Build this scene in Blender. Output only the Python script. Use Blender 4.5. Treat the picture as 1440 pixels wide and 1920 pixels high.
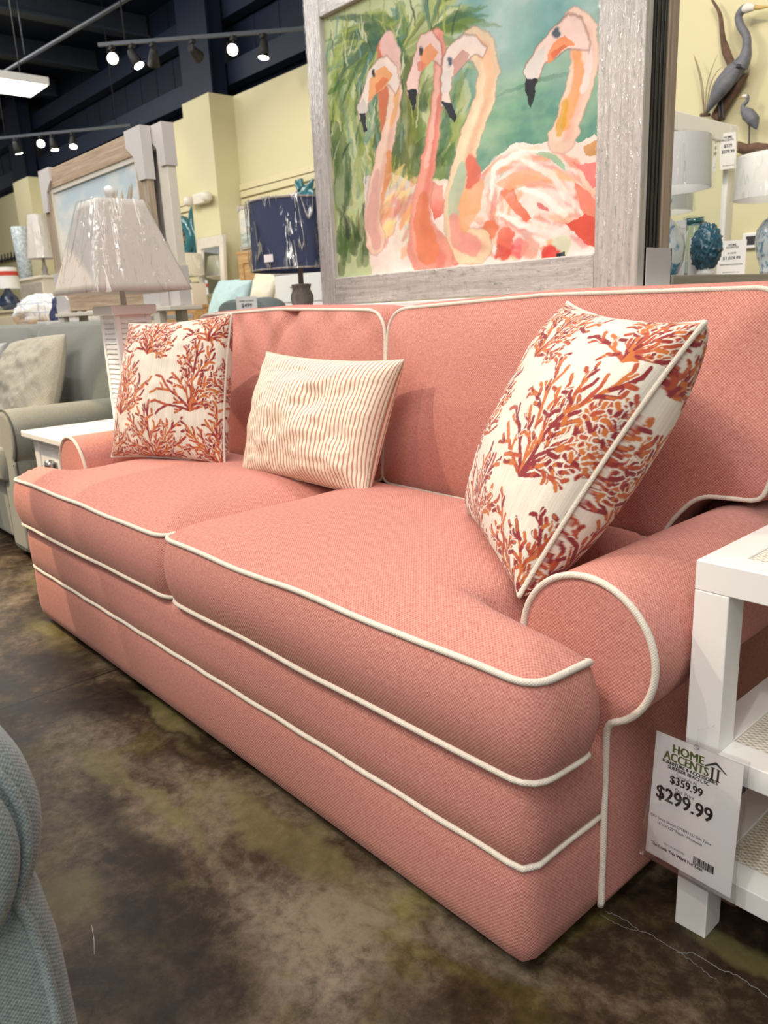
import bpy, bmesh, math, random
import numpy as np
from mathutils import Vector, Matrix, noise as mnoise

for o in list(bpy.data.objects):
    bpy.data.objects.remove(o, do_unlink=True)
scene = bpy.context.scene
COL = scene.collection

# ------------------------------------------------------------------ camera
cam_d = bpy.data.cameras.new('camera')
cam = bpy.data.objects.new('camera', cam_d)
COL.objects.link(cam)
cam_d.sensor_fit = 'VERTICAL'
cam_d.sensor_height = 36.0
FPX = 1455.0
cam_d.lens = 36.0 * FPX / 1920.0
cam_d.clip_start = 0.02
cam_d.clip_end = 200
RC = ((0.66682484, -0.15986796, 0.72786459), (0.74383361, 0.20221827, -0.63703951), (-0.04534531, 0.96620391, 0.25375933))
CAMZ = 0.98
M4 = Matrix(RC).to_4x4()
M4.translation = Vector((0, 0, CAMZ))
cam.matrix_world = M4
cam_d.dof.use_dof = True
cam_d.dof.focus_distance = 1.45
cam_d.dof.aperture_fstop = 7.0
scene.camera = cam

def at(px, py, **k):
    """point of the world plane x=, y= or z= that the viewer at the camera position sees in this direction"""
    d = Matrix(RC) @ Vector((px - 720.0, 960.0 - py, -FPX))
    a, v = list(k.items())[0]
    i = 'xyz'.index(a)
    c = (0.0, 0.0, CAMZ)
    t = (v - c[i]) / d[i]
    return Vector((d.x * t, d.y * t, CAMZ + d.z * t))

# ------------------------------------------------------------------ light and exposure
vs = scene.view_settings
scene.display_settings.display_device = 'sRGB'
vs.view_transform = 'Standard'
vs.look = 'None'
vs.exposure = -0.07
vs.gamma = 1.0
vs.use_curve_mapping = False

world = bpy.data.worlds.new('showroom_ambient')
scene.world = world
world.use_nodes = True
bg = world.node_tree.nodes['Background']
bg.inputs[0].default_value = (1.0, 0.96, 0.91, 1)
bg.inputs[1].default_value = 0.38

def area_light(name, loc, target, size, sizey, power, col):
    d = bpy.data.lights.new(name, 'AREA')
    d.shape = 'RECTANGLE'
    d.size = size; d.size_y = sizey
    d.energy = power; d.color = col
    o = bpy.data.objects.new(name, d)
    COL.objects.link(o)
    o.location = loc
    o.rotation_euler = (Vector(target) - Vector(loc)).to_track_quat('-Z', 'Y').to_euler()
    return o

def spot_light(name, loc, target, power, col, angle, blend, radius=0.03):
    d = bpy.data.lights.new(name, 'SPOT')
    d.energy = power; d.color = col
    d.spot_size = math.radians(angle); d.spot_blend = blend
    d.shadow_soft_size = radius
    o = bpy.data.objects.new(name, d)
    COL.objects.link(o)
    o.location = loc
    o.rotation_euler = (Vector(target) - Vector(loc)).to_track_quat('-Z', 'Y').to_euler()
    return o

WARM = (1.0, 0.86, 0.68)
NEUT = (1.0, 0.95, 0.88)
area_light('ceiling_fill', (0.3, -0.6, 4.3), (-0.9, 0.9, 0.0), 2.4, 1.2, 80, NEUT)  # added soft overhead fill on the coral sofa
area_light('ceiling_fill', (0.9, -2.6, 3.3), (-0.9, 0.9, 0.3), 2.6, 1.4, 78, NEUT)  # added frontal fill from behind the camera for the front faces
area_light('ceiling_fill', (-5.5, 1.2, 4.4), (-5.5, 1.6, 0), 4.0, 2.0, 95, NEUT)  # added overhead fill for the grey sofa side
area_light('ceiling_fill', (-1.2, 1.6, 4.3), (-1.8, 4.0, 1.2), 3.0, 1.0, 85, NEUT)  # added fill for the lamp fronts on the dresser
area_light('ceiling_fill', (-12, 2.5, 4.4), (-12, 2.8, 0), 5.0, 2.0, 190, NEUT)  # added fill for the far left of the room
spot_light('overhead_spot', (-2.9, -0.9, 3.5), (-1.45, 1.40, 0.72), 250, (1.0, 0.82, 0.62), 36, 0.45, 0.03)
spot_light('overhead_spot', (-1.5, -1.5, 3.5), (-0.85, 1.1, 0.6), 100, WARM, 42, 0.8, 0.04)
spot_light('overhead_spot', (0.1, -1.6, 3.4), (-0.36, 1.05, 0.32), 105, NEUT, 26, 0.8, 0.05)  # added spot that brightens the white side table and its sign
spot_light('overhead_spot', (-4.2, -0.4, 3.4), (-3.12, 0.85, 0.40), 520, (1.0, 0.74, 0.44), 20.5, 0.03, 0.01)
spot_light('overhead_spot', (-4.4, -0.5, 3.4), (-3.05, 0.85, 0.40), 260, (1.0, 0.80, 0.52), 26, 0.03, 0.01)
area_light('ceiling_fill', (-4.8, -1.6, 4.3), (-5.2, 2.4, 1.2), 3.0, 1.0, 110, NEUT)  # added front fill for the beach painting and what stands near it
area_light('ceiling_fill', (-8.5, 0.8, 4.4), (-8.0, 4.8, 1.3), 4.0, 1.0, 90, NEUT)  # added front fill along the left part of the back wall
spot_light('overhead_spot', (-3.4, 2.6, 3.4), (-2.6, 5.0, 1.5), 60, WARM, 75, 0.6, 0.04)
spot_light('overhead_spot', (-1.2, 2.7, 3.4), (-1.9, 5.0, 1.6), 85, (1.0, 0.84, 0.6), 75, 0.6, 0.04)
spot_light('overhead_spot', (-6.3, 3.0, 3.3), (-6.6, 5.0, 1.5), 55, WARM, 85, 0.6, 0.04)
spot_light('overhead_spot', (-9.5, 3.0, 3.3), (-9.4, 5.0, 1.6), 55, WARM, 85, 0.6, 0.04)

# ------------------------------------------------------------------ materials
def newmat(name):
    m = bpy.data.materials.new(name)
    m.use_nodes = True
    nt = m.node_tree
    return m, nt, nt.nodes['Principled BSDF']

def node(nt, typ, **kw):
    n = nt.nodes.new(typ)
    for k, v in kw.items():
        setattr(n, k, v)
    return n

def math_n(nt, op, a, b=None, c=None):
    n = nt.nodes.new('ShaderNodeMath'); n.operation = op
    for i, v in enumerate((a, b, c)):
        if v is None: continue
        if isinstance(v, (int, float)): n.inputs[i].default_value = v
        else: nt.links.new(v, n.inputs[i])
    return n.outputs[0]

def mix_n(nt, f, a, b, blend='MIX'):
    n = nt.nodes.new('ShaderNodeMix'); n.data_type = 'RGBA'; n.blend_type = blend
    for s, v in ((n.inputs[0], f), (n.inputs[6], a), (n.inputs[7], b)):
        if isinstance(v, (int, float)): s.default_value = v
        elif isinstance(v, tuple): s.default_value = (v[0], v[1], v[2], 1)
        else: nt.links.new(v, s)
    return n.outputs[2]

def noise_n(nt, scale, detail=2, rough=0.5, vec=None, dist=0.0):
    n = nt.nodes.new('ShaderNodeTexNoise')
    n.inputs['Scale'].default_value = scale
    n.inputs['Detail'].default_value = detail
    n.inputs['Roughness'].default_value = rough
    n.inputs['Distortion'].default_value = dist
    if vec is not None: nt.links.new(vec, n.inputs['Vector'])
    return n.outputs[0]

def ramp_n(nt, f, stops):
    n = nt.nodes.new('ShaderNodeValToRGB')
    e = n.color_ramp.elements
    while len(e) < len(stops): e.new(0.5)
    for i, (p, c) in enumerate(stops):
        e[i].position = p; e[i].color = (c[0], c[1], c[2], 1)
    nt.links.new(f, n.inputs[0])
    return n.outputs[0]

def bump_n(nt, bsdf, h, strength, dist):
    b = nt.nodes.new('ShaderNodeBump')
    b.inputs['Strength'].default_value = strength
    b.inputs['Distance'].default_value = dist
    nt.links.new(h, b.inputs['Height'])
    nt.links.new(b.outputs[0], bsdf.inputs['Normal'])

def plain(name, col, rough=0.5, metal=0.0, spec=0.5, var=0.06, vscale=6.0, bump=0.0, bscale=80.0, coat=0.0):
    m, nt, b = newmat(name)
    tc = node(nt, 'ShaderNodeTexCoord')
    n = noise_n(nt, vscale, 3, 0.55, tc.outputs['Object'])
    d = tuple(max(0, c * (1 - var)) for c in col); l = tuple(min(1, c * (1 + var)) for c in col)
    nt.links.new(mix_n(nt, n, d, l), b.inputs['Base Color'])
    b.inputs['Roughness'].default_value = rough
    b.inputs['Metallic'].default_value = metal
    b.inputs['Specular IOR Level'].default_value = spec
    b.inputs['Coat Weight'].default_value = coat
    b.inputs['Coat Roughness'].default_value = 0.08
    if bump:
        bump_n(nt, b, noise_n(nt, bscale, 3, 0.6, tc.outputs['Object']), bump, 0.004)
    return m

def box_uv(nt):
    """two coordinates along the surface, picked by the dominant axis of the normal"""
    tc = node(nt, 'ShaderNodeTexCoord'); geo = node(nt, 'ShaderNodeNewGeometry')
    sp = node(nt, 'ShaderNodeSeparateXYZ'); nt.links.new(tc.outputs['Object'], sp.inputs[0])
    sn = node(nt, 'ShaderNodeSeparateXYZ'); nt.links.new(geo.outputs['True Normal'], sn.inputs[0])
    ax = math_n(nt, 'ABSOLUTE', sn.outputs[0]); ay = math_n(nt, 'ABSOLUTE', sn.outputs[1]); az = math_n(nt, 'ABSOLUTE', sn.outputs[2])
    zt = math_n(nt, 'GREATER_THAN', az, math_n(nt, 'MAXIMUM', ax, ay))
    xt = math_n(nt, 'MULTIPLY', math_n(nt, 'GREATER_THAN', ax, ay), math_n(nt, 'SUBTRACT', 1.0, zt))
    # u: y on x-facing faces, else x ; v: y on top faces, else z
    def lerp(f, a, b):
        return math_n(nt, 'ADD', math_n(nt, 'MULTIPLY', a, math_n(nt, 'SUBTRACT', 1.0, f)), math_n(nt, 'MULTIPLY', b, f))
    u = lerp(xt, sp.outputs[0], sp.outputs[1])
    v = lerp(zt, sp.outputs[2], sp.outputs[1])
    return u, v, tc

def fabric(name, dark, light, pitch=0.003, rough=0.9, bump=0.35, sheen=0.25, contrast=1.0, mottled=0.35):
    m, nt, b = newmat(name)
    u, v, tc = box_uv(nt)
    k = math.pi / pitch
    n1 = noise_n(nt, 900.0, 1, 0.5, tc.outputs['Object'])
    su = math_n(nt, 'SINE', math_n(nt, 'MULTIPLY', u, k))
    sv = math_n(nt, 'SINE', math_n(nt, 'MULTIPLY', v, k))
    p = math_n(nt, 'MULTIPLY', su, sv)                       # basket weave: +-1
    p = math_n(nt, 'MULTIPLY_ADD', p, 0.5, 0.5)
    cmb = node(nt, 'ShaderNodeCombineXYZ')
    nt.links.new(math_n(nt, 'MULTIPLY', u, 260.0), cmb.inputs[0])
    nt.links.new(math_n(nt, 'MULTIPLY', v, 90.0), cmb.inputs[1])
    slub = noise_n(nt, 1.0, 2, 0.6, cmb.outputs[0])
    cmb2 = node(nt, 'ShaderNodeCombineXYZ')
    nt.links.new(math_n(nt, 'MULTIPLY', u, 70.0), cmb2.inputs[0])
    nt.links.new(math_n(nt, 'MULTIPLY', v, 300.0), cmb2.inputs[1])
    slub2 = noise_n(nt, 1.0, 2, 0.6, cmb2.outputs[0])
    f = math_n(nt, 'ADD', math_n(nt, 'MULTIPLY', p, 0.5 * contrast), math_n(nt, 'MULTIPLY', math_n(nt, 'SUBTRACT', slub, 0.5), mottled * 2))
    f = math_n(nt, 'ADD', f, math_n(nt, 'MULTIPLY', math_n(nt, 'SUBTRACT', slub2, 0.5), mottled * 2))
    f = math_n(nt, 'ADD', f, math_n(nt, 'MULTIPLY', math_n(nt, 'SUBTRACT', n1, 0.5), 0.5))
    f = math_n(nt, 'ADD', f, 0.25)
    cl = node(nt, 'ShaderNodeClamp'); nt.links.new(f, cl.inputs[0])
    nt.links.new(mix_n(nt, cl.outputs[0], dark, light), b.inputs['Base Color'])
    b.inputs['Roughness'].default_value = rough
    b.inputs['Specular IOR Level'].default_value = 0.2
    b.inputs['Sheen Weight'].default_value = sheen
    b.inputs['Sheen Roughness'].default_value = 0.4
    bump_n(nt, b, p, bump, pitch * 0.4)
    return m

def vcol_mat(name, rough=0.7, bump=0.0, bscale=700, coat=0.0, sheen=0.0):
    m, nt, b = newmat(name)
    a = node(nt, 'ShaderNodeVertexColor', layer_name='print')
    tc = node(nt, 'ShaderNodeTexCoord')
    n = noise_n(nt, bscale, 2, 0.5, tc.outputs['Object'])
    nt.links.new(mix_n(nt, math_n(nt, 'MULTIPLY', n, 0.25), a.outputs[0], (0.5, 0.5, 0.5), 'OVERLAY'), b.inputs['Base Color'])
    b.inputs['Roughness'].default_value = rough
    b.inputs['Specular IOR Level'].default_value = 0.3
    b.inputs['Coat Weight'].default_value = coat
    b.inputs['Coat Roughness'].default_value = 0.15
    b.inputs['Sheen Weight'].default_value = sheen
    if bump: bump_n(nt, b, n, bump, 0.001)
    return m

def wood(name, c1, c2, axis='x', scale=1.0, rough=0.5, coat=0.0, sparkle=0.0):
    """long grain running along one object axis"""
    m, nt, b = newmat(name)
    tc = node(nt, 'ShaderNodeTexCoord')
    mp = node(nt, 'ShaderNodeMapping')
    s = {'x': (3, 60, 60), 'y': (60, 3, 60), 'z': (60, 60, 3)}[axis]
    mp.inputs['Scale'].default_value = tuple(q * scale for q in s)
    nt.links.new(tc.outputs['Object'], mp.inputs[0])
    n = noise_n(nt, 1.0, 5, 0.65, mp.outputs[0], 0.4)
    nt.links.new(ramp_n(nt, n, [(0.32, c1), (0.66, c2)]), b.inputs['Base Color'])
    b.inputs['Roughness'].default_value = rough
    b.inputs['Coat Weight'].default_value = coat
    b.inputs['Coat Roughness'].default_value = 0.06
    if sparkle:
        mp2 = node(nt, 'ShaderNodeMapping')
        s2 = {'x': (25, 160, 160), 'y': (160, 25, 160), 'z': (160, 160, 25)}[axis]
        mp2.inputs['Scale'].default_value = s2
        nt.links.new(tc.outputs['Object'], mp2.inputs[0])
        n2 = noise_n(nt, 1.0, 3, 0.6, mp2.outputs[0], 0.8)
        bp = node(nt, 'ShaderNodeBump'); bp.inputs['Strength'].default_value = sparkle
        bp.inputs['Distance'].default_value = 0.006
        nt.links.new(n2, bp.inputs['Height'])
        nt.links.new(bp.outputs[0], b.inputs['Coat Normal'])
    else:
        bump_n(nt, b, n, 0.15, 0.002)
    return m

def clear_wrap(name, tint=(1, 1, 1), wr=14.0, strength=0.9, crease=0.28, gatev=0.45, stretch=(1, 1, 0.16), film=0.05, wid=42.0, base_rough=0.08):
    """thin crinkled plastic film: mostly see-through, glossy creases"""
    m, nt, b = newmat(name)
    out = nt.nodes['Material Output']
    tr = node(nt, 'ShaderNodeBsdfTransparent'); tr.inputs[0].default_value = (tint[0], tint[1], tint[2], 1)
    gl = node(nt, 'ShaderNodeBsdfGlossy'); gl.inputs['Roughness'].default_value = 0.09
    tc = node(nt, 'ShaderNodeTexCoord')
    mp = node(nt, 'ShaderNodeMapping'); mp.inputs['Scale'].default_value = (1, 1, 0.22)
    nt.links.new(tc.outputs['Object'], mp.inputs[0])
    n = noise_n(nt, wr, 3, 0.55, mp.outputs[0], 1.2)
    bp = node(nt, 'ShaderNodeBump'); bp.inputs['Strength'].default_value = strength * 0.5; bp.inputs['Distance'].default_value = 0.03
    nt.links.new(n, bp.inputs['Height']); nt.links.new(bp.outputs[0], gl.inputs['Normal'])
    gl.inputs['Roughness'].default_value = 0.12
    ly = node(nt, 'ShaderNodeLayerWeight'); ly.inputs[0].default_value = 0.25
    nt.links.new(bp.outputs[0], ly.inputs['Normal'])
    mp3 = node(nt, 'ShaderNodeMapping'); mp3.inputs['Scale'].default_value = stretch
    mp3.inputs['Rotation'].default_value = (0.12, 0.1, 0)
    nt.links.new(tc.outputs['Object'], mp3.inputs[0])
    cz = noise_n(nt, wr * 0.9, 2, 0.5, mp3.outputs[0], 1.8)
    rid = math_n(nt, 'MULTIPLY', math_n(nt, 'ABSOLUTE', math_n(nt, 'SUBTRACT', cz, 0.5)), wid)
    rid = math_n(nt, 'MAXIMUM', math_n(nt, 'SUBTRACT', 1.0, rid), 0.0)
    gate = math_n(nt, 'GREATER_THAN', noise_n(nt, wr * 1.3, 2, 0.5, tc.outputs['Object']), gatev)
    rid = math_n(nt, 'MULTIPLY', math_n(nt, 'MULTIPLY', rid, gate), crease)
    nt.links.new(math_n(nt, 'MULTIPLY_ADD', rid, 0.25, base_rough), gl.inputs['Roughness'])
    f = math_n(nt, 'MULTIPLY_ADD', math_n(nt, 'POWER', ly.outputs['Facing'], 2.5), 0.35, film)
    f = math_n(nt, 'ADD', f, rid)
    cl = node(nt, 'ShaderNodeClamp'); nt.links.new(f, cl.inputs[0])
    mx = node(nt, 'ShaderNodeMixShader')
    nt.links.new(cl.outputs[0], mx.inputs[0]); nt.links.new(tr.outputs[0], mx.inputs[1]); nt.links.new(gl.outputs[0], mx.inputs[2])
    nt.links.new(mx.outputs[0], out.inputs[0])
    return m

def clear_acrylic(name, tint=(0.97, 0.98, 0.98), fac=0.12):
    m, nt, b = newmat(name)
    out = nt.nodes['Material Output']
    tr = node(nt, 'ShaderNodeBsdfTransparent'); tr.inputs[0].default_value = (*tint, 1)
    gl = node(nt, 'ShaderNodeBsdfGlossy'); gl.inputs['Roughness'].default_value = 0.05
    fr = node(nt, 'ShaderNodeFresnel'); fr.inputs[0].default_value = 1.49
    f = math_n(nt, 'MULTIPLY', fr.outputs[0], 0.6 + fac)
    mx = node(nt, 'ShaderNodeMixShader')
    nt.links.new(f, mx.inputs[0]); nt.links.new(tr.outputs[0], mx.inputs[1]); nt.links.new(gl.outputs[0], mx.inputs[2])
    nt.links.new(mx.outputs[0], out.inputs[0])
    return m

def emit(name, col, strength):
    m, nt, b = newmat(name)
    b.inputs['Base Color'].default_value = (*col, 1)
    b.inputs['Emission Color'].default_value = (*col, 1)
    b.inputs['Emission Strength'].default_value = strength
    return m

MAT = {}
MAT['coral'] = fabric('coral_weave', (0.36, 0.093, 0.080), (0.71, 0.365, 0.305), 0.0031, sheen=0.08, contrast=1.1)
MAT['welt'] = fabric('cream_welt', (0.56, 0.50, 0.42), (0.82, 0.77, 0.69), 0.0022, bump=0.5)
MAT['grey_fabric'] = fabric('grey_sofa_cloth', (0.19, 0.195, 0.17), (0.31, 0.315, 0.28), 0.004, bump=0.1, contrast=0.4)
MAT['grey_seam'] = plain('dark_seam', (0.08, 0.085, 0.08), 0.9)
MAT['teal_fabric'] = fabric('teal_cloth', (0.095, 0.15, 0.165), (0.52, 0.60, 0.61), 0.0028, bump=0.4, contrast=1.2)
MAT['white_paint'] = plain('white_paint', (0.86, 0.855, 0.845), 0.35, var=0.02, coat=0.2)
MAT['warm_white'] = plain('warm_white_paint', (0.76, 0.71, 0.62), 0.4, var=0.03)
MAT['cream'] = plain('cream_paint', (0.78, 0.70, 0.50), 0.5, var=0.04)
MAT['yellow_wall'] = plain('yellow_wall_paint', (0.66, 0.61, 0.385), 0.75, var=0.02, vscale=1.5)
MAT['slat'] = plain('slatwall_yellow', (0.70, 0.63, 0.40), 0.5, var=0.02)
MAT['groove'] = plain('slat_groove', (0.20, 0.15, 0.06), 0.7)
MAT['navy_steel'] = plain('navy_steel', (0.006, 0.0125, 0.037), 0.6, var=0.2, vscale=2.0)
MAT['purlin'] = plain('roof_purlin_paint', (0.040, 0.051, 0.072), 0.55, var=0.2)
MAT['navy_beam'] = plain('navy_beam', (0.016, 0.026, 0.058), 0.55, var=0.2, vscale=3.0)
MAT['black'] = plain('black_paint', (0.010, 0.010, 0.011), 0.4, coat=0.25, spec=0.3)
MAT['black_matte'] = plain('black_matte', (0.015, 0.015, 0.015), 0.7)
MAT['steel'] = plain('brushed_steel', (0.55, 0.55, 0.55), 0.3, metal=1.0)
MAT['brass'] = plain('brass', (0.75, 0.55, 0.2), 0.3, metal=1.0)
MAT['cardboard'] = plain('grey_cardboard', (0.60, 0.57, 0.56), 0.8, var=0.04)
MAT['mirror'] = plain('mirror_glass', (0.86, 0.90, 0.90), 0.02, metal=1.0, var=0.0)
MAT['paper'] = plain('white_paper', (0.92, 0.91, 0.92), 0.6, var=0.01)
MAT['ink'] = plain('black_ink', (0.02, 0.02, 0.022), 0.6)
MAT['green_ink'] = plain('green_ink', (0.17, 0.23, 0.07), 0.6)
MAT['wrap'] = clear_wrap('plastic_wrap')
MAT['wrap_navy'] = clear_wrap('plastic_wrap_navy', crease=1.0, gatev=0.38, wid=24.0)
MAT['film_z'] = clear_wrap('stretch_film_z', wr=60.0, crease=0.6, gatev=0.5, stretch=(1.6, 1, 0.09), film=0.02, base_rough=0.3)
MAT['film_x'] = clear_wrap('stretch_film_x', wr=60.0, crease=0.5, gatev=0.5, stretch=(0.09, 1, 1.6), film=0.02, base_rough=0.3)
MAT['acrylic'] = clear_acrylic('clear_acrylic', (0.985, 0.985, 0.985), -0.05)
MAT['clear_glass'] = clear_acrylic('clear_glass', (0.72, 0.80, 0.82), 0.3)
MAT['shade_white'] = plain('white_shade_linen', (0.84, 0.84, 0.84), 0.8, var=0.02, bump=0.1, bscale=300)
MAT['shade_grey'] = plain('warm_grey_shade', (0.60, 0.56, 0.53), 0.8, var=0.03, bump=0.1, bscale=300)
MAT['shade_navy'] = plain('navy_shade', (0.03, 0.045, 0.115), 0.8, var=0.1, bump=0.1, bscale=300)
MAT['shade_cream'] = plain('cream_shade', (0.80, 0.74, 0.60), 0.8, var=0.03)
MAT['grey_wood_turned'] = wood('grey_turned_wood', (0.16, 0.145, 0.13), (0.40, 0.37, 0.34), 'z', 1.0, 0.6)
MAT['heron'] = plain('heron_grey', (0.14, 0.145, 0.175), 0.6, var=0.5, vscale=26)
MAT['heron_white'] = plain('heron_white', (0.75, 0.72, 0.66), 0.6, var=0.1)
MAT['heron_bill'] = plain('heron_bill', (0.55, 0.38, 0.13), 0.5)
MAT['heron_dark'] = plain('heron_dark', (0.03, 0.03, 0.04), 0.6)
MAT['driftwood'] = plain('driftwood', (0.13, 0.075, 0.05), 0.85, var=0.6, vscale=25, bump=0.6, bscale=40)
MAT['grass_metal'] = plain('grass_metal', (0.22, 0.17, 0.10), 0.5)
MAT['oak'] = wood('honey_oak', (0.38, 0.22, 0.09), (0.62, 0.40, 0.19), 'x', 0.6, 0.45)
MAT['teal_glass'] = plain('teal_glass', (0.03, 0.16, 0.20), 0.15, var=0.6, vscale=14, coat=0.8)
MAT['blue_glass'] = plain('blue_white_glass', (0.30, 0.52, 0.62), 0.15, var=0.9, vscale=22, coat=0.8)
MAT['navy_ceramic'] = plain('navy_ceramic', (0.025, 0.04, 0.08), 0.25, var=0.4, coat=0.5)
MAT['bedding'] = plain('cream_bedding', (0.82, 0.76, 0.60), 0.9, var=0.04, bump=0.3, bscale=14)
MAT['aqua'] = plain('aqua_linen', (0.48, 0.66, 0.68), 0.9, var=0.08)
MAT['slate_cloth'] = plain('slate_cloth', (0.17, 0.20, 0.21), 0.9, var=0.15)
MAT['beige_cloth'] = fabric('gauze_beige', (0.40, 0.36, 0.28), (0.70, 0.65, 0.54), 0.006, contrast=0.5)
MAT['back_linen'] = plain('grey_linen', (0.42, 0.42, 0.42), 0.9, var=0.05)
MAT['raffia'] = None
MAT['bulb'] = emit('lit_lamp_face', (1.0, 0.90, 0.72), 22.0)
MAT['diffuser'] = emit('fluorescent_diffuser', (1.0, 0.98, 0.90), 3.2)
MAT['frame_greige_x'] = wood('whitewashed_frame_x', (0.40, 0.37, 0.35), (0.66, 0.63, 0.61), 'x', 1.4, 0.45, 1.0, 0.9)
MAT['frame_greige_z'] = wood('whitewashed_frame_z', (0.40, 0.37, 0.35), (0.66, 0.63, 0.61), 'z', 1.4, 0.45, 1.0, 0.9)
MAT['oak_z'] = wood('weathered_oak_z', (0.26, 0.19, 0.13), (0.52, 0.42, 0.32), 'z', 1.0, 0.6)
MAT['oak_x'] = wood('weathered_oak_x', (0.33, 0.23, 0.15), (0.56, 0.43, 0.31), 'x', 1.0, 0.6)
MAT['print'] = vcol_mat('printed_canvas', 0.55, 0.15, 900, coat=0.25)
MAT['coral_print'] = vcol_mat('coral_print_cloth', 0.9, 0.5, 900, sheen=0.2)

def raffia():
    m, nt, b = newmat('woven_raffia')
    u, v, tc = box_uv(nt)
    k = math.pi / 0.0042
    n = noise_n(nt, 120, 3, 0.6, tc.outputs['Object'])
    su = math_n(nt, 'SINE', math_n(nt, 'MULTIPLY_ADD', u, k * 0.6, math_n(nt, 'MULTIPLY', n, 2.0)))
    sv = math_n(nt, 'SINE', math_n(nt, 'MULTIPLY_ADD', v, k, math_n(nt, 'MULTIPLY', n, 3.0)))
    p = math_n(nt, 'MULTIPLY_ADD', math_n(nt, 'MULTIPLY', su, sv), 0.5, 0.5)
    f = math_n(nt, 'ADD', math_n(nt, 'MULTIPLY', p, 0.6), math_n(nt, 'MULTIPLY', n, 0.5))
    nt.links.new(ramp_n(nt, f, [(0.25, (0.42, 0.375, 0.29)), (0.55, (0.70, 0.665, 0.58)), (0.85, (0.84, 0.82, 0.75))]), b.inputs['Base Color'])
    b.inputs['Roughness'].default_value = 0.8
    bump_n(nt, b, p, 0.6, 0.002)
    return m
MAT['raffia'] = raffia()

def stripes():
    m, nt, b = newmat('ticking_stripe_cloth')
    a = node(nt, 'ShaderNodeUVMap')
    sp = node(nt, 'ShaderNodeSeparateXYZ'); nt.links.new(a.outputs[0], sp.inputs[0])
    s = math_n(nt, 'FRACT', math_n(nt, 'MULTIPLY', sp.outputs[0], 46.0))
    d = math_n(nt, 'ABSOLUTE', math_n(nt, 'SUBTRACT', s, 0.5))
    f = math_n(nt, 'LESS_THAN', d, 0.17)
    tc = node(nt, 'ShaderNodeTexCoord')
    n = noise_n(nt, 500, 2, 0.5, tc.outputs['Object'])
    base = mix_n(nt, n, (0.76, 0.70, 0.57), (0.86, 0.81, 0.69))
    nt.links.new(mix_n(nt, f, base, (0.50, 0.28, 0.20)), b.inputs['Base Color'])
    b.inputs['Roughness'].default_value = 0.9
    b.inputs['Specular IOR Level'].default_value = 0.2
    bump_n(nt, b, n, 0.2, 0.001)
    return m
MAT['stripes'] = stripes()

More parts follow.
